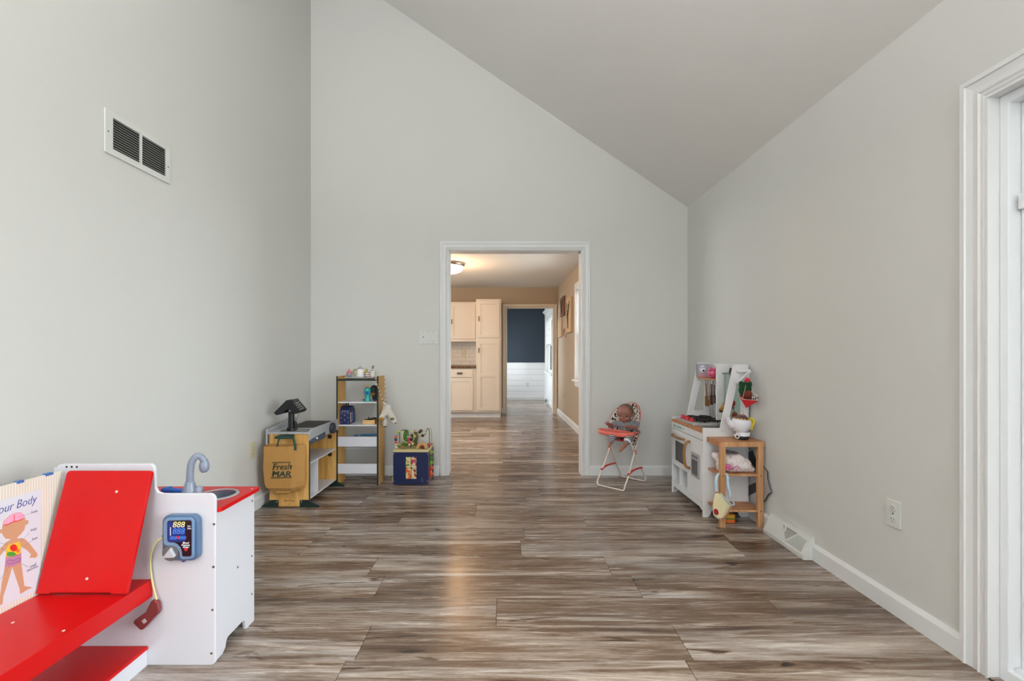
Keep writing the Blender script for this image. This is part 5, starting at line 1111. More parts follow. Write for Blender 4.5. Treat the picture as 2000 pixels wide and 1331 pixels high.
# arms with hands and fingers
EL1, WR1 = P(1195, 832, 3.82), P(1187, 828, 3.76); EL2, WR2 = P(1240, 836, 3.69), P(1226, 834, 3.66)
def arm(sh_, el, wr, d, curl):
    caps(bm, sh_, el, 0.022, 0.018); caps(bm, el, wr, 0.019, 0.014)
    d = d.normalized(); sd = d.cross(Vector((0, 0, 1))).normalized()
    palm = wr + d * 0.014; caps(bm, wr, palm, 0.012, 0.013, 8)
    for i, ln in enumerate((0.016, 0.019, 0.018, 0.014)):
        b_ = palm + sd * (i - 1.5) * 0.0062 + d * 0.006; m_ = b_ + d * ln * 0.6 + Vector((0, 0, -0.002)); e_ = m_ + d * ln * 0.4 + Vector((0, 0, -curl))
        caps(bm, b_, m_, 0.0042, 0.0038, 7); caps(bm, m_, e_, 0.0038, 0.0034, 7)
    th = wr + d * 0.006 + sd * 0.010; caps(bm, th, th + sd * 0.010 + d * 0.010, 0.0048, 0.0040, 7)
arm(SHL, EL1, WR1, WR1 - EL1, 0.006); arm(SHR, EL2, WR2, WR2 - EL2, 0.005)
K1, A1 = P(1195, 855, 3.72), P(1192, 866, 3.70); K2, A2 = P(1228, 858, 3.66), P(1219, 872, 3.63)
H1, H2 = hip - Ss * 0.030, hip + Ss * 0.030
caps(bm, H1, K1, 0.034, 0.024, 14); caps(bm, K1, A1, 0.024, 0.017); caps(bm, A1, P(1190, 872, 3.66), 0.015, 0.012)
caps(bm, H2, K2, 0.034, 0.026, 14); caps(bm, K2, A2, 0.025, 0.018); caps(bm, A2, P(1211, 881, 3.60), 0.017, 0.012)
obj('body', bm, dskin, dl, remesh=0.0028)
eyem = mat('doll_eye', C(24, 16, 16), 0.1); lipm = mat('doll_lip', C(186, 60, 56), 0.35)
for s in (-1, 1):
    b_ = B(); hball(b_, s * 0.024, 0.0555, -0.006, 0.0078, (1.1, 0.6, 0.85), 12); obj('eye', b_, eyem, dl, smooth=True)
    b_ = B(); tube(b_, smoothpath([HP_(s * 0.034, 0.052, 0.012), HP_(s * 0.024, 0.060, 0.016), HP_(s * 0.014, 0.063, 0.013)], 4), 0.0014, 6); obj('eyebrow', b_, eyem, dl)
b_ = B(); hball(b_, 0, 0.0665, -0.037, 0.0062, (1.5, 0.6, 0.45), 12); hball(b_, 0, 0.0665, -0.0425, 0.0055, (1.2, 0.6, 0.5), 12); obj('mouth', b_, lipm, dl, smooth=True)
hairm = mat('doll_hair_paint', C(104, 72, 60), 0.5, var=0.2, bscale=120)
b_ = B(); hball(b_, 0, -0.0065, 0.013, 0.0672, (1.0, 1.05, 0.985), 28)
for vv in list(b_.verts):
    l_ = vv.co - HD
    if l_.dot(fwd) > 0.036 - 0.25 * max(0, 0.05 - l_.dot(upv)) or l_.dot(upv) < -0.012 + 0.25 * l_.dot(fwd): b_.verts.remove(vv)
obj('hair', b_, hairm, dl, smooth=True, label='short painted dark hair')
b_ = B(); caps(b_, neck_ - Vector((0, 0, 0.022)), hip, 0.047, 0.052, 18); caps(b_, SHL - Vector((0, 0, 0.003)), SHR - Vector((0, 0, 0.003)), 0.029, 0.029, 14)
caps(b_, SHL, SHL.lerp(EL1, 0.7), 0.028, 0.026, 12); caps(b_, SHR, SHR.lerp(EL2, 0.7), 0.028, 0.026, 12)
obj('shirt', b_, shirt, dl, remesh=0.004)
for nm_, pr in (('pants', ((H1, K1, 0.038, 0.030), (H2, K2, 0.038, 0.031), (K1, K1.lerp(A1, 0.5), 0.030, 0.027), (K2, K2.lerp(A2, 0.4), 0.031, 0.028), (H1, H2, 0.04, 0.04))),):
    b_ = B()
    for a, b2, ra, rb in pr: caps(b_, a, b2, ra, rb, 14)
    obj(nm_, b_, pants, dl, remesh=0.004)
d_ = (A2 - K2).normalized(); b_ = B(); tube(b_, [K2 + d_ * 0.016, K2 + d_ * 0.030], 0.031, 16); obj('pants_cuff', b_, cream, dl, smooth=True)
b_ = B(); c0 = (SHL + SHR) / 2 + Ff * 0.046 + Vector((0, 0, -0.012))
for k in range(3): ball(b_, c0 + Vector((0, 0, -0.012 * k)) + Ff * 0.002 * k, 0.003, seg=8)
obj('buttons', b_, dgrey, dl)

# ------------------------------------------------------------------ play kitchen, right wall
pk = thing('play_kitchen', 'white wooden play kitchen with black burners and wood handles along the right wall', 'play kitchen', (1.49, 3.36, 0))
ka, kb_ = 3.071, 3.650; kf, kr = 1.330, 1.640
side_out = [(kf, 0.0), (kf + 0.035, 0.0), (kf + 0.050, 0.016), (kf + 0.062, 0.048), (kr - 0.080, 0.048), (kr - 0.066, 0.016), (kr - 0.052, 0.0), (kr, 0.0), (kr, 0.985), (kr - 0.006, 1.033), (1.536, 1.033), (1.447, 0.602), (kf + 0.004, 0.602), (kf, 0.598)]
hole_s = [(1.504, 0.652), (1.588, 0.652), (1.588, 0.895), (1.580, 0.908), (1.566, 0.908), (1.560, 0.895)]
for y_ in (ka, kb_ - 0.012):
    obj('side_panel', prism(B(), side_out, 'y', y_, y_ + 0.012, holes=[hole_s]), whiteb, pk, bev=0.0015)
for x, z in ((1.355, 0.585), (1.345, 0.50), (1.345, 0.30), (1.345, 0.06), (1.46, 0.585), (1.625, 0.30), (1.54, 1.02), (1.62, 1.00)):
    obj('screw', lathe(B(), [(0, 0.0008), (0.0035, 0.0008), (0.004, 0)], (x, ka, z), 10, Matrix.Rotation(HP, 4, 'X')), platem, pk)
y0, y1 = ka + 0.012, kb_ - 0.012
obj('back_panel', bx(kr - 0.008, kr, y0, y1, 0.05, 0.58), whiteb, pk)
obj('control_panel', bx(kf, kf + 0.010, y0, y1, 0.517, 0.566), whiteb, pk, bev=0.001)
tealp = mat('icon_teal', C(96, 158, 150), 0.5)
def fy_(px): return -(-kf) * F / (px - CX)
bm = B()
for k, (a, b2, z0, z1) in enumerate(((1316, 1317.2, .530, .548), (1317.8, 1318.8, .528, .55), (1319.4, 1320.6, .532, .546), (1322.5, 1324, .530, .549), (1324.6, 1326, .530, .549), (1326.6, 1328, .530, .549), (1328.6, 1330.5, .530, .549), (1333, 1334, .531, .551), (1336, 1337, .536, .545))):
    box(bm, kf - 0.0006, kf + 0.001, fy_(b2), fy_(a), z0, z1)
obj('display_icons', bm, tealp, pk)
od = obj('oven_door', prism(B(), [(3.336, 0.242), (y1, 0.242), (y1, 0.513), (3.336, 0.513)], 'x', kf, kf + 0.010, holes=[[(3.386, 0.268), (3.578, 0.268), (3.578, 0.434), (3.386, 0.434)]]), whiteb, pk, bev=0.001)
obj('window_frame', prism(B(), [(3.378, 0.260), (3.586, 0.260), (3.586, 0.442), (3.378, 0.442)], 'x', kf - 0.002, kf + 0.001, holes=[[(3.392, 0.274), (3.572, 0.274), (3.572, 0.428), (3.392, 0.428)]]), whiteb, od)
obj('window_pane', bx(kf + 0.003, kf + 0.006, 3.380, 3.584, 0.262, 0.440), mat('oven_glass', C(84, 84, 88), 0.25), od)
def arc_handle(name, y_a, z_a, y_b, z_b, dep, parent, r_=0.009):
    c = lambda u, d: (kf - d, y_a + (y_b - y_a) * u, z_a + (z_b - z_a) * u)
    pts = smoothpath([c(0, -0.001), c(0.03, dep * 0.5), c(0.16, dep * 0.85), c(0.5, dep), c(0.84, dep * 0.85), c(0.97, dep * 0.5), c(1, -0.001)], 4)
    return obj(name, tube(B(), pts, r_, 10), hwood, parent, smooth=True, label='curved wooden handle')
arc_handle('handle', 3.612, 0.462, 3.385, 0.466, 0.026, od)
fd_ = obj('fridge_door', bx(kf, kf + 0.010, y0, 3.330, 0.090, 0.513), whiteb, pk, bev=0.001)
arc_handle('handle', 3.290, 0.470, 3.290, 0.278, 0.042, fd_, 0.010)
sb_ = obj('ice_dispenser', prism(B(), rr(3.120, 3.257, 0.236, 0.408, 0.008, 3), 'x', kf - 0.006, kf), mat('dispenser_silver', C(172, 172, 178), 0.35, 0.3), fd_, bev=0.002, label='silver dispenser panel')
obj('recess', bx(kf - 0.0068, kf - 0.005, 3.148, 3.240, 0.254, 0.358), mat('recess_dark', C(88, 88, 94), 0.3), sb_)
bm = B()
for k in range(3): box(bm, kf - 0.0070, kf - 0.005, 3.150 + k * 0.033, 3.172 + k * 0.033, 0.372, 0.390)
obj('buttons', bm, mat('button_grey', C(104, 104, 112), 0.4), sb_)
# open cubbies
for z in (0.088, 0.232): obj('cubby_shelf', bx(kf + 0.001, kr - 0.01, 3.334, y1, z, z + 0.009), whiteb, pk)
obj('cubby_divider', bx(kf + 0.001, kr - 0.01, 3.484, 3.492, 0.097, 0.232), whiteb, pk)
obj('cubby_divider', bx(kf + 0.001, kr - 0.01, 3.330, 3.338, 0.090, 0.515), whiteb, pk)
obj('cubby_back', bx(1.52, 1.525, 3.338, y1, 0.097, 0.232), whiteb, pk)
obj('base_apron', prism(B(), [(y0, 0.088), (y0, 0.045), (y0 + 0.02, 0.045), (y0 + 0.04, 0.055), (y1 - 0.045, 0.055), (y1 - 0.02, 0.04), (y1 - 0.012, 0.0), (y1, 0.0), (y1, 0.088)], 'x', kf, kf + 0.010), whiteb, pk, bev=0.001)
# counter
CZ = 0.585
bm = prism(B(), [(kf - 0.004, y0), (kr, y0), (kr, y1), (kf - 0.004, y1)], 'z', 0.566, CZ, holes=[[(1.385, 3.110), (1.560, 3.110), (1.560, 3.255), (1.385, 3.255)]])
obj('countertop', bm, bamboo, pk, bev=0.002, label='thin wooden countertop')
obj('sink', (lambda b_: (prism(b_, rr(1.378, 1.568, 3.103, 3.262, 0.012, 4), 'z', CZ, CZ + 0.003, holes=[rr(1.392, 1.552, 3.116, 3.249, 0.012, 4)]), box(b_, 1.388, 1.556, 3.112, 3.253, 0.520, 0.524), box(b_, 1.386, 1.392, 3.112, 3.253, 0.52, CZ), box(b_, 1.552, 1.558, 3.112, 3.253, 0.52, CZ), box(b_, 1.388, 1.556, 3.248, 3.254, 0.52, CZ), box(b_, 1.388, 1.556, 3.111, 3.117, 0.52, CZ), b_)[-1])(B()), mat('sink_silver', C(150, 156, 158), 0.4, 0.4), pk)
obj('stove_plate', prism(B(), rr(1.355, 1.600, 3.285, 3.625, 0.010, 3), 'z', CZ, CZ + 0.016), mat('stove_grey', C(176, 178, 176), 0.4), pk, bev=0.002)
kred = mat('knob_red', C(196, 40, 58), 0.4)
for yy in (3.535, 3.455, 3.375):
    kb2 = obj('burner_knob', lathe(B(), [(0, 0.020), (0.012, 0.020), (0.015, 0.016), (0.020, 0.006), (0.021, 0), (0, 0)], (1.378, yy, CZ + 0.016), 18), kred, pk, smooth=True, label='red burner knob')
    b_ = B(); obox(b_, (1.378, yy, CZ + 0.040), (0.007, 0.030, 0.012), (0, 0, 0.5)); obj('grip', b_, kred, kb2, bev=0.002)
gm = mat('grate_black', C(16, 16, 18), 0.5)
for cx_ in (1.450, 1.545):
    for cy_ in (3.375, 3.530):
        b_ = B(); gz = CZ + 0.030
        pts = [(cx_ + 0.040 * math.cos(t), cy_ + 0.062 * math.sin(t), gz) for t in [2 * math.pi * k / 20 for k in range(20)]]
        tube(b_, pts, 0.0055, 6, closed=True)
        for a in range(4):
            t = a * math.pi / 2 + 0.4; box(b_, -0.004, 0.004, 0.012, 0.066, -0.005, 0.005, Matrix.Translation((cx_, cy_, gz)) @ Matrix.Rotation(t, 4, 'Z') @ Matrix.Diagonal((1, 0.85, 1, 1)))
        for a in range(4): t = a * math.pi / 2; box(b_, cx_ + 0.036 * math.cos(t) - 0.005, cx_ + 0.036 * math.cos(t) + 0.005, cy_ + 0.056 * math.sin(t) - 0.005, cy_ + 0.056 * math.sin(t) + 0.005, CZ + 0.016, gz)
        lathe(b_, [(0, 0.008), (0.018, 0.007), (0.022, 0.0), (0, 0)], (cx_, cy_, CZ + 0.016), 14)
        obj('burner_grate', b_, gm, pk)
# uprights: divider, top rail, shelf, mesh
ym_ = 3.322
dvp = [(1.538, CZ), (kr - 0.002, CZ), (kr - 0.002, 1.028), (1.538, 1.028)]
obj('divider_board', prism(B(), dvp, 'y', ym_, ym_ + 0.012), whiteb, pk, bev=0.0015)
obj('mint_curtain', prism(B(), [(1.588, ym_ - 0.004), (kr - 0.006, ym_ - 0.004), (kr - 0.006, ym_ - 0.001), (1.588, ym_ - 0.001)], 'z', 0.70, 0.955), mat('mint_fabric', C(196, 208, 203), 0.7), pk)
obj('curtain_rail', tube(B(), [(1.578, ym_ - 0.006, 0.962), (kr - 0.004, ym_ - 0.006, 0.962)], 0.006, 8), mat('mint_rail', C(150, 172, 164), 0.5), pk)
obj('rear_rail', bx(kr - 0.008, kr, y0, y1, 0.985, 1.030), whiteb, pk)
obj('shelf', bx(1.525, kr - 0.002, ym_ + 0.012, y1, 0.907, 0.918), bamboo, pk, bev=0.001, label='small wooden upper shelf')
obj('mint_rear_panel', bx(kr - 0.006, kr - 0.002, y0, ym_, 0.60, 0.94), mat('mint_board', C(158, 184, 175), 0.6), pk)
b_ = B()
for k in range(14):
    ya_, yb3 = ym_ + 0.02 + k * 0.024, ym_ + 0.02 + (k - 5) * 0.024
    tube(b_, [(kr - 0.012, min(ya_, y1), 0.60), (kr - 0.012, max(min(yb3 + 0.08, y1), ym_ + 0.014), 0.80)], 0.0008, 4)
    tube(b_, [(kr - 0.010, min(ya_, y1), 0.60), (kr - 0.010, min(ya_ + 0.04, y1), 0.80)], 0.0008, 4)
obj('wire_mesh', b_, mat('wire_grey', C(176, 176, 176), 0.5, 0.0), pk, kind='stuff')
# bracket arm
b_ = B(); tube(b_, [(1.560, ka - 0.004, 0.985), (1.600, 2.985, 0.992)], 0.010, 8); tube(b_, [(1.562, ka - 0.003, 0.905), (1.600, 2.985, 0.988)], 0.009, 8)
obj('hook_bracket', b_, whiteb, pk)
# items on the shelf of the play kitchen
nb_ = thing('picture_block', 'grey spiral bound toy book with a white panda face badge on the upper shelf', 'toy book', (1.567, 3.6175, 0.918))
bx0, bz0 = P(1360, 737, 3.52), P(1360, 711, 3.52)
o_ = obj('cover', (lambda b_: (prism(b_, rr(1.518, 1.616, 0.919, 1.026, 0.006, 3), 'y', 3.61, 3.625), b_)[-1])(B()), mat('cover_grey', C(176, 172, 188), 0.6), nb_)
obj('panda_badge', prism(B(), ell(1.558, 0.984, 0.022, 0.028, 22), 'y', 3.607, 3.6105), wht, nb_)
for dx, dz_, r_ in ((-0.009, 0.010, 0.004), (0.011, 0.011, 0.004), (0.008, -0.014, 0.008)): obj('badge_spot', prism(B(), ell(1.558 + dx, 0.984 + dz_, r_, r_, 12), 'y', 3.606, 3.6075), black, nb_)
obj('pink_band', prism(B(), [(1.522, 0.921), (1.600, 0.921), (1.585, 0.935), (1.522, 0.942)], 'y', 3.6085, 3.6105), mat('band_pink', C(214, 150, 160), 0.6), nb_)
for k in range(11): obj('spiral_ring', tube(B(), [(1.518 + 0.006 * math.cos(t), 3.6175 + 0.010 * math.sin(t), 0.926 + k * 0.0093) for t in [2 * math.pi * i / 10 for i in range(10)]], 0.0012, 5, closed=True), black, nb_)
pg = thing('piggy_mug', 'round pink toy pig with black eyes beside the grey toy book', 'toy pig', P(1391, 737, 3.45))
pm = mat('pig_pink', C(222, 96, 130), 0.4); pcn = Vector((P(1391.5, 727, 3.44).x, 3.44, 0.918 + 0.0405))
b_ = B(); ball(b_, pcn, 0.037, (1, 1, 1.06), 20); ball(b_, pcn + Vector((-0.020, -0.02, 0.036)), 0.010); ball(b_, pcn + Vector((0.016, -0.02, 0.036)), 0.010)
obj('body', b_, pm, pg, remesh=0.003)
for dx, dz_ in ((-0.028, 0.018), (-0.026, -0.014)): obj('eye', ball(B(), pcn + Vector((dx, -0.024, dz_)), 0.0045, seg=8), black, pg, smooth=True)
obj('rim_line', tube(B(), [pcn + Vector((0.034 * math.cos(t), 0.034 * math.sin(t), 0.020)) for t in [2 * math.pi * k / 24 for k in range(24)]], 0.0012, 5, closed=True), black, pg)
# hanging utensils
def utensil(label, x, y_, zt, zb, m, wide, sh='spat', lean=0.0):
    t = thing('toy_utensil', label, 'toy utensil', (x, y_, zb)); zc = zb + (zt - zb) * 0.40
    obj('handle', tube(B(), [(x, y_, zt), (x + lean * 0.5, y_, zc)], 0.0055 if sh != 'cloth' else 0.008, 8), m, t, smooth=True)
    b_ = B(); prism(b_, rr(x + lean - wide / 2, x + lean + wide / 2, zb, zc + 0.01, wide * 0.28, 4), 'y', y_ - 0.003, y_ + 0.003); obj('blade', b_, m, t, bev=0.001)
    obj('hook', tube(B(), [(x, y_, zt), (x, y_, 0.907)], 0.0016, 5), chrome, t)
ux = lambda px, Y: (px - CX) * Y / F
utensil('brown wooden toy spatula, leftmost of the tools hung under the small shelf', ux(1379, 3.50), 3.50, 0.878, 0.700, hwood, 0.034, lean=0.008)
utensil('pale toy utensil hanging second under the small play kitchen shelf', ux(1385.5, 3.46), 3.46, 0.876, 0.755, mat('pale_tool', C(170, 156, 144), 0.5), 0.018)
utensil('dark maroon toy utensil hanging by the divider of the play kitchen', ux(1390, 3.42), 3.42, 0.876, 0.720, mat('maroon_tool', C(90, 42, 46), 0.5), 0.026)
utensil('grey brown toy utensil hanging nearest the divider of the play kitchen', ux(1395, 3.38), 3.38, 0.872, 0.735, mat('umber_tool', C(92, 78, 74), 0.5), 0.022)
# bell
bl_ = thing('toy_bell', 'brass coloured toy cone bell hanging in the near half of the play kitchen', 'toy bell', (1.52, 3.2, 0.70))
b_ = B(); Ya = 3.20; ta, tb_ = P(1415.5, 787, Ya), P(1408.5, 803, Ya)
tube(b_, [ta, ta.lerp(tb_, 0.3), tb_], [0.006, 0.010, 0.021], 18); obj('cone', b_, mat('brass', C(176, 134, 66), 0.35, 0.6), bl_, smooth=True)
obj('clapper', ball(B(), tb_ + (tb_ - ta).normalized() * 0.003, 0.014, (1, 1, 0.6), 10), dkb, bl_, smooth=True)
obj('cord', tube(B(), [ta, ta + Vector((0.004, 0, 0.20))], 0.0012, 5), dkb, bl_)
# hanging string of dark and red toys behind the near upright
hs_ = thing('hanging_ornament', 'string of red and brown felt pieces hanging in the near side opening', 'ornament', (1.56, 3.12, 0.66))
Yh = 3.12
obj('cord', tube(B(), [P(1434, 762, Yh), P(1432, 790, Yh), P(1437, 830, Yh)], 0.0016, 5), dkb, hs_)
for (px, py, r_, sc_, m_) in ((1432, 788, 0.016, (1, .7, 1.2), mat('felt_red', C(150, 52, 46), 0.9)), (1431, 796, 0.012, (1, .7, 1), mat('felt_rust', C(140, 74, 56), 0.9)), (1435, 812, 0.020, (1, .6, 1.3), mat('felt_brown', C(134, 62, 44), 0.9)), (1440, 818, 0.014, (1, .6, 1.2), dkb), (1433, 824, 0.015, (1, .6, 1.3), mat('felt_grey', C(120, 116, 110), 0.9))):
    obj('felt_piece', ball(B(), P(px, py, Yh), r_, sc_, 10), m_, hs_, smooth=True)
hs2 = obj('toy_ladle', caps(caps(B(), P(1428, 722, 3.25), P(1427, 728, 3.25), 0.012, 0.010), P(1427, 728, 3.25), P(1426, 752, 3.25), 0.004, 0.004), dkb, smooth=True)
tag(hs2, 'dark toy ladle hanging high inside the near half of the play kitchen', 'toy utensil')
# felt basket hanging
YB_ = 2.975
fb_ = thing('felt_basket', 'red felt pouch hanging on cords from the white bracket', 'felt pouch', P(1457, 797, YB_))
fred = mat('felt_bright_red', C(206, 34, 48), 0.9, bump=0.4, bscale=300)
cordp = mat('cord_pale', C(214, 200, 186), 0.8)
topc = P(1459.5, 742, YB_)
obj('cap', lathe(B(), [(0.003, 0.014), (0.012, 0.004), (0.019, -0.006), (0.016, -0.012), (0, -0.012)], topc, 12), fred, fb_, smooth=True)
crn = [P(1441.5, 771, YB_ + 0.03), P(1450, 780, YB_ - 0.03), P(1481.5, 783, YB_ - 0.02), P(1476, 777, YB_ + 0.035)]; apx = P(1457.5, 797.5, YB_)
b_ = B(); av = b_.verts.new(apx); cv = [b_.verts.new(p_) for p_ in crn]; iv = b_.verts.new(apx + Vector((0, 0, 0.006))); ci = [b_.verts.new(p_.lerp(sum(crn, Vector()) / 4, 0.06)) for p_ in crn]
for i in range(4):
    j = (i + 1) % 4; b_.faces.new((av, cv[i], cv[j])); b_.faces.new((iv, ci[j], ci[i])); b_.faces.new((cv[i], ci[i], ci[j], cv[j]))
obj('pouch', b_, fred, fb_)
b_ = B(); tube(b_, [crn[0], crn[1], crn[2], crn[3]], 0.0016, 5, closed=True); obj('piping', b_, cordp, fb_)
for c_ in crn: obj('cord', tube(B(), [topc, c_], 0.0013, 5), cordp, fb_)
obj('hook_cord', tube(B(), [topc + Vector((0, 0, 0.01)), P(1460, 727, 2.985)], 0.0013, 5), cordp, fb_)
lf = thing('felt_leaf', 'dark green ribbed felt leaf bundle stuffed in the red pouch', 'felt toy', P(1450, 772, YB_))
gfelt = mat('felt_green', C(24, 66, 36), 0.95, bump=0.6, bscale=200)
b_ = B()
for (a, b2, ra, rb) in (((1448, 750), (1450, 768), 0.017, 0.016), ((1456, 751), (1457, 765), 0.018, 0.018), ((1464, 750), (1463, 762), 0.016, 0.015), ((1446, 762), (1446, 768), 0.013, 0.008), ((1445, 748), (1449, 756), 0.008, 0.012)):
    caps(b_, P(a[0], a[1], YB_ + 0.006), P(b2[0], b2[1], YB_ + 0.006), ra, rb, 12)
obj('leaf_mass', b_, gfelt, lf, remesh=0.004)
br2 = obj('felt_ball', ball(ball(B(), P(1459, 771, YB_ - 0.002), 0.030, (1.05, 0.9, 1.0), 20), P(1462, 778, YB_ + 0.004), 0.018, (1, 1, 1), 12), mat('felt_chestnut', C(112, 46, 26), 0.9, bump=0.5, bscale=200), remesh=0.004)
tag(br2, 'chestnut brown felt ball sitting in the red pouch', 'felt toy')
pc2 = spots_mat('patterned_cloth', C(216, 206, 200), C(70, 60, 64), 90, 0.45, 0.9)
b_ = B(); g_ = []
for j in range(5):
    g_.append([b_.verts.new(P(1467 + i * 3.4 + j * 0.6, 770 + 1.2 * math.sin(i * 2.1 + j) + j * 2.9, YB_ + 0.010 * math.sin(i * 1.9))) for i in range(5)])
for j in range(4):
    for i in range(4): b_.faces.new((g_[j][i], g_[j][i + 1], g_[j + 1][i + 1], g_[j + 1][i]))
clo = obj('patterned_cloth', b_, pc2, smooth=True, solid=0.004); tag(clo, 'small black and cream patterned cloth poking out of the red pouch', 'cloth')

# ------------------------------------------------------------------ wooden side stand
sd_ = thing('side_stand', 'warm wood open side stand with two shelves in front of the play kitchen', 'side table', (1.5, 2.97, 0))
ta0, ta1 = 1.355, 1.640; tz = 0.545; tf, tbk = 2.884, 3.068
bw = (ta1 - ta0) / 3
for i in range(3): obj('plank', bx(ta0 + i * bw + 0.0004, ta0 + (i + 1) * bw - 0.0004, tf, tbk, tz - 0.012, tz), bamboo, sd_, bev=0.0008, seg=1)
obj('front_rail', bx(ta0 + 0.010, ta1, tf - 0.002, tf + 0.010, tz - 0.033, tz - 0.001), legwood, sd_, bev=0.001)
obj('side_rail', bx(ta0 - 0.001, ta0 + 0.010, tf - 0.002, tbk, tz - 0.033, tz - 0.0005), bamboo, sd_, bev=0.001)
for x in (1.360, 1.600):
    lg = obj('leg', bx(x, x + 0.033, tf + 0.000, tf + 0.028, 0.0, tz - 0.033), legwood, sd_, bev=0.001)
    for z in (0.328, 0.104): obj('screw_hole', lathe(B(), [(0, 0.0007), (0.0035, 0.0007), (0.004, 0)], (x + 0.018, tf, z), 10, Matrix.Rotation(HP, 4, 'X')), dkb, lg)
for z in (0.324, 0.096):
    for i in range(2): obj('shelf_plank', bx(1.362 + i * 0.134, 1.362 + (i + 1) * 0.134 - 0.0006, tf + 0.028, tbk, z, z + 0.012), bamboo, sd_, bev=0.0008, seg=1)
    obj('shelf_rail', bx(1.393, 1.600, tf + 0.012, tf + 0.0275, z, z + 0.012), legwood, sd_)
# teapot on cup
wpl = mat('teapot_white', C(226, 224, 232), 0.3, coat=0.3)
Tc = Vector((ux(1452, 2.96), 2.965, tz))
cpp = thing('toy_cup', 'white and navy toy cup with a looped handle under the large teapot', 'toy cup', tuple(Tc))
obj('base', lathe(B(), [(0, 0), (0.026, 0), (0.036, 0.010), (0.040, 0.026), (0, 0.026)], Tc, 28), mat('cup_navy', C(22, 28, 48), 0.3), cpp, smooth=True)
obj('band', lathe(B(), [(0.040, 0.026), (0.042, 0.050), (0.040, 0.052), (0.036, 0.030), (0, 0.028)], Tc, 28), wpl, cpp, smooth=True)
obj('handle', tube(B(), [Tc + Vector((-0.046 + 0.013 * math.cos(t), -0.018, 0.026 + 0.015 * math.sin(t))) for t in [2 * math.pi * k / 18 for k in range(18)]], 0.0038, 8, closed=True), cream, cpp, smooth=True)
obj('handle_tip', tube(B(), [Tc + Vector((-0.056, -0.018, 0.03)), Tc + Vector((-0.070, -0.018, 0.034))], [0.004, 0.002], 8), cream, cpp, smooth=True)
Tp = Tc + Vector((-0.018, 0, 0.050)); Rt = Matrix.Rotation(math.radians(6), 4, 'Y')
tp2 = thing('large_toy_teapot', 'white toy teapot with yellow handle and brown frosted lid on the wood stand', 'toy teapot', tuple(Tp))
obj('body', lathe(B(), [(0, 0), (0.036, 0), (0.042, 0.004), (0.058, 0.030), (0.063, 0.052), (0.062, 0.068), (0.054, 0.082), (0.048, 0.084), (0, 0.084)], Tp, 32, Rt @ Matrix.Diagonal((1, 0.85, 1, 1))), wpl, tp2, smooth=True)
obj('spout', tube(B(), smoothpath([Tp + Vector(v_) for v_ in ((-0.045, 0, 0.040), (-0.066, 0, 0.056), (-0.078, 0, 0.076), (-0.082, 0, 0.094))], 4), [0.022, 0.018, 0.014, 0.014, 0.016], 14), wpl, tp2, smooth=True)
lid_ = obj('lid', lathe(B(), [(0.050, 0.078), (0.046, 0.090), (0.030, 0.104), (0.012, 0.110), (0, 0.111)], Tp, 26, Rt @ Matrix.Diagonal((1, 0.85, 1, 1))), mat('lid_chocolate', C(104, 66, 60), 0.45), tp2, smooth=True)
zz_ = [Rt @ Vector((0.051 * math.cos(2 * math.pi * k / 28), 0.85 * 0.051 * math.sin(2 * math.pi * k / 28), 0.080 + (0.010 if k % 2 else 0))) for k in range(28)]
obj('zigzag_icing', tube(B(), [Tp + v_ for v_ in zz_], 0.0022, 6, closed=True), mat('icing_yellow', C(226, 196, 110), 0.4), lid_, smooth=True)
b_ = B(); tube(b_, smoothpath([Tp + Rt.to_3x3() @ Vector((0.022 * (1 - k / 16) * math.cos(k * 0.9), -0.010 + 0.02 * (1 - k / 16) * math.sin(k * 0.9), 0.108 + 0.0006 * k)) for k in range(16)], 3), 0.003, 6); obj('swirl', b_, mat('icing_pink', C(170, 120, 130), 0.4), lid_, smooth=True)
obj('lid_ring', tube(B(), [Tp + Vector((0.012 + 0.012 * math.cos(t), 0, 0.122 + 0.010 * math.sin(t))) for t in [2 * math.pi * k / 16 for k in range(16)]], 0.003, 7, closed=True), mat('ring_tan', C(206, 176, 160), 0.4), lid_, smooth=True)
yl = mat('handle_yellow', C(222, 200, 28), 0.35)
b_ = B(); tube(b_, smoothpath([Tp + Vector(v_) for v_ in ((0.046, 0, 0.078), (0.070, 0, 0.084), (0.086, 0, 0.070), (0.084, 0, 0.048), (0.070, 0, 0.034), (0.066, 0, 0.028))], 5), 0.0095, 10); ball(b_, Tp + Vector((0.070, 0, 0.024)), 0.014)
obj('handle', b_, yl, tp2, remesh=0.003)
# cloth pile: bonnet + hat
def cloth_blob(name, label, cat, parts, m, voxel=0.005, amp=0.006, sc=28, freq=(1, 1, 1)):
    b_ = B()
    for a, b2, ra, rb in parts: caps(b_, a, b2, ra, rb, 14)
    o_ = obj(name, b_, m, remesh=voxel)
    tx = bpy.data.textures.new(name + '_folds', 'CLOUDS'); tx.noise_scale = 1.0 / sc
    dm = o_.modifiers.new('folds', 'DISPLACE'); dm.texture = tx; dm.strength = amp; dm.texture_coords = 'LOCAL'
    if label: tag(o_, label, cat)
    return o_
clw = mat('cotton_white', C(228, 218, 216), 0.9, bump=0.2, bscale=120)
SZ = 0.336
ht = cloth_blob('grey_toy_hat', 'taupe grey soft toy hat behind the white cloth on the stand shelf', 'hat', [(Vector((1.44, 3.02, SZ + 0.09)), Vector((1.52, 3.02, SZ + 0.085)), 0.045, 0.035), (Vector((1.44, 3.02, SZ + 0.045)), Vector((1.54, 3.02, SZ + 0.04)), 0.035, 0.03)], mat('taupe_felt', C(140, 128, 128), 0.9), amp=0.004)
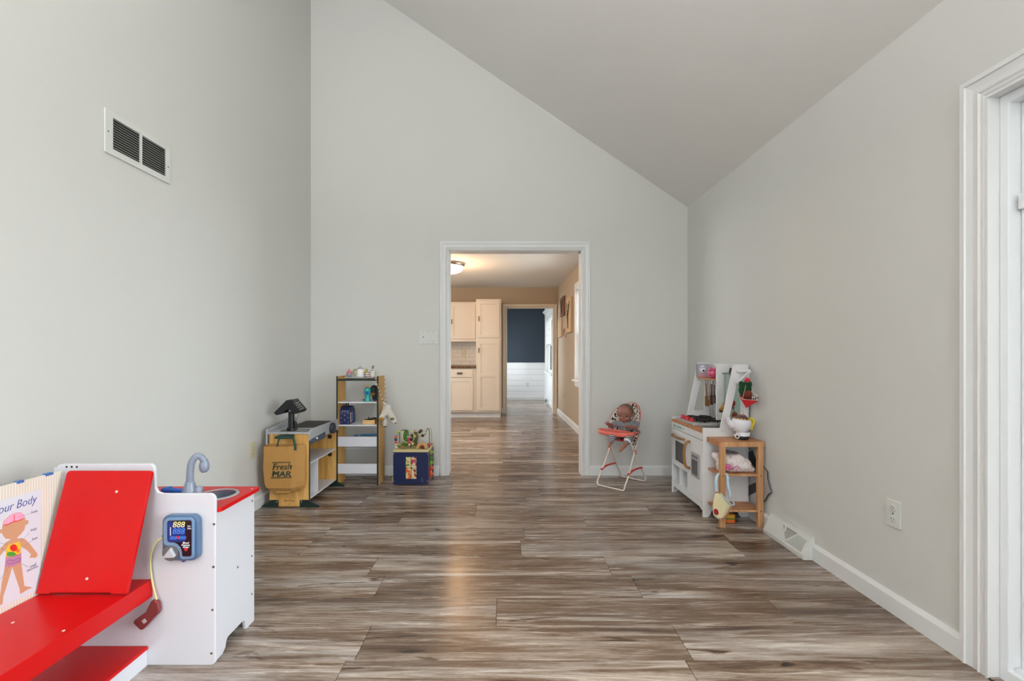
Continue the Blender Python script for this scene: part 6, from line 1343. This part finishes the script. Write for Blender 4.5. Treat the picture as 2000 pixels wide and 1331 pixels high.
wc = cloth_blob('white_doll_dress', 'crumpled white doll dress with pink flower on the middle shelf of the stand', 'doll dress',
    [(Vector((1.375, 2.985, SZ + 0.10)), Vector((1.42, 2.965, SZ + 0.07)), 0.026, 0.050), (Vector((1.42, 2.965, SZ + 0.058)), Vector((1.50, 2.960, SZ + 0.060)), 0.050, 0.055), (Vector((1.50, 2.96, SZ + 0.056)), Vector((1.555, 2.955, SZ + 0.045)), 0.054, 0.040), (Vector((1.55, 2.955, SZ + 0.035)), Vector((1.592, 2.950, SZ + 0.020)), 0.034, 0.017), (Vector((1.40, 2.965, SZ + 0.030)), Vector((1.52, 2.95, SZ + 0.028)), 0.028, 0.026)], clw, amp=0.018, sc=30, voxel=0.004)
fl = mat('flower_pink', C(216, 110, 160), 0.85); fl2 = mat('flower_light', C(222, 170, 190), 0.85)
ORI[wc.name] = wc.location.copy()
for (px, py, r_, m_) in ((1421, 911, 0.017, fl), (1427, 914, 0.013, fl), (1420, 917, 0.014, fl), (1436, 917, 0.014, fl2), (1440, 913, 0.013, fl2), (1429, 908, 0.010, fl2), (1443, 920, 0.009, fl2)):
    obj('fabric_petal', ball(B(), P(px, py, 2.905), r_, (1, 0.5, 0.8), 10), m_, wc, smooth=True)
# bib
bibm = mat('bib_cream', C(226, 214, 172), 0.9, bump=0.2, bscale=150); ltb = mat('ribbon_blue', C(190, 214, 230), 0.8); rick = mat('rickrack_red', C(176, 36, 44), 0.8)
YBb = 2.868
bi = thing('doll_bib', 'cream bib with red tomato and rickrack hanging by blue ribbons from the stand', 'bib', P(1408, 1012, YBb))
def bb(x, y_, d=0.0): return P(1390 + x / 7.833, 870 + y_ / 7.833, YBb + d)
rows_ = [((60, 725), (130, 728)), ((40, 790), (180, 790)), ((25, 860), (240, 860)), ((20, 930), (300, 925)), ((25, 1000), (285, 975)), ((35, 1060), (240, 1060)), ((60, 1100), (190, 1105)), ((100, 1122), (150, 1122))]
b_ = B(); gg = []
for k, (a, c_) in enumerate(rows_):
    A_0, C_0 = Vector(bb(*a)), Vector(bb(*c_))
    gg.append([b_.verts.new(A_0.lerp(C_0, i / 8) + Vector((0, -0.014 * math.sin(math.pi * i / 8) + 0.004 * math.sin(i * 1.7 + k * .5), 0))) for i in range(9)])
for k in range(len(gg) - 1):
    for i in range(8): b_.faces.new((gg[k][i], gg[k][i + 1], gg[k + 1][i + 1], gg[k + 1][i]))
edge = [gg[k][8].co.copy() for k in range(3, 8)] + [v_.co.copy() for v_ in reversed(gg[7][:8])] + [gg[k][0].co.copy() for k in (6, 5, 4)]
obj('bib_panel', b_, bibm, bi, smooth=True, solid=0.003)
zc_ = sum(edge, Vector()) / len(edge)
rp = smoothpath([p_.lerp(zc_ + Vector((0, 0, 0.02)), 0.10) + Vector((0, -0.004, 0)) for p_ in edge], 5)
obj('rickrack', tube(B(), [p_ + Vector((0, 0, 0.0022 * (1 if k % 2 else -1))) for k, p_ in enumerate(rp)], 0.0021, 6), rick, bi, smooth=True)
obj('edge_trim', tube(B(), smoothpath(edge, 4), 0.0028, 6), cream, bi, smooth=True)
obj('rickrack', tube(B(), [bb(62, 735, -0.008), bb(75, 718, -0.008), bb(95, 714, -0.008)], 0.0025, 6), rick, bi)
obj('tomato', ball(B(), bb(70, 1022, -0.012), 0.0165, (0.9, 0.25, 1.25), 16, (0, math.radians(-25), 0)), mat('tomato_red', C(170, 26, 34), 0.8), bi, smooth=True)
obj('neck_trim', tube(B(), smoothpath([bb(130, 735, -0.006), bb(190, 800, -0.012), bb(255, 870, -0.008), bb(310, 915, -0.002), bb(345, 905, 0.0), bb(325, 865, 0.004)], 5), 0.0042, 8), ltb, bi, smooth=True)
def ribbon(pts, w=0.009): obj('ribbon', tube(B(), smoothpath(pts, 5), w, 8, flat=0.22), ltb, bi, smooth=True)
ribbon([bb(110, 430, 0.034), bb(85, 470, 0.004), bb(65, 560, -0.004), bb(72, 650, -0.004), bb(75, 720, -0.004)])
ribbon([bb(215, 425, 0.034), bb(245, 480, 0.0), bb(250, 600, -0.006), bb(275, 700, -0.006), bb(292, 800, -0.004)], 0.0075)
ribbon([bb(240, 530, -0.004), bb(290, 505, -0.008), bb(345, 495, -0.008)], 0.004)
# floor block
fbk = thing('toy_block', 'small yellow, green and orange toy food block on the floor under the stand', 'toy block', (1.50, 3.00, 0))
b0 = P(1419, 1018, 2.97).x; b1 = P(1435.5, 1018, 2.97).x
obj('yellow_layer', bx(b0, b1, 2.965, 3.03, 0.030, 0.056), mat('block_yellow', C(214, 160, 50), 0.6), fbk, bev=0.004)
obj('green_layer', bx(b0, b1, 2.963, 3.03, 0.022, 0.031), mat('block_green', C(110, 140, 60), 0.6), fbk, bev=0.003)
obj('orange_layer', bx(b0, b1, 2.965, 3.03, 0.0, 0.022), mat('block_orange', C(226, 110, 40), 0.6), fbk, bev=0.004)
# silver winged costume piece leaning on wall
wg = thing('costume_wings', 'silver and black scalloped costume wings leaning against the wall behind the stand', 'costume wings', (1.62, 2.9, 0.14))
def wl(px, py, X=1.637): Y = X * F / (px - CX); return (Y, H - (py - CY) * Y / F)
wpts = [wl(*p_) for p_ in ((1489, 905), (1493, 915), (1499, 922), (1499.5, 935), (1502, 947), (1506.5, 962), (1500, 967), (1495, 978), (1488, 981), (1470, 985), (1464, 960), (1463, 905), (1470, 880), (1480, 890))]
obj('wing', prism(B(), wpts, 'x', 1.6375, 1.6420), mat('silver_fabric', C(186, 186, 188), 0.45, 0.3), wg)
b_ = B(); tube(b_, [(1.6375, *p_) for p_ in wpts[:9]], 0.0028, 6); obj('edging', b_, black, wg)
b_ = B(); prism(b_, [wl(*p_, 1.636) for p_ in ((1462, 949), (1480, 941), (1480, 960), (1462, 969))], 'x', 1.6355, 1.6375); prism(b_, [wl(*p_, 1.636) for p_ in ((1462, 884), (1470, 880), (1478, 905), (1477, 916), (1462, 900))], 'x', 1.6355, 1.6375)
obj('black_band', b_, black, wg)

# unseen torchiere added behind the camera to brighten ceiling and walls
tr_ = thing('added_floor_lamp', 'added brushed metal torchiere standing unseen behind the viewer', 'floor lamp', (-0.9, -1.6, 0))
nick = bpy.data.materials['brushed_nickel']
obj('base', lathe(B(), [(0, 0), (0.14, 0), (0.14, 0.012), (0.02, 0.03), (0, 0.03)], (-0.9, -1.6, 0.0), 28), nick, tr_, smooth=True)
obj('pole', tube(B(), [(-0.9, -1.6, 0.02), (-0.9, -1.6, 1.60)], 0.012, 12), nick, tr_, smooth=True)
obj('lamp_shade', lathe(B(), [(0, 1.60), (0.06, 1.605), (0.17, 1.66), (0.235, 1.74), (0.24, 1.745), (0.165, 1.675), (0, 1.62)], (-0.9, -1.6, 0.0), 32), trimw, tr_, smooth=True)
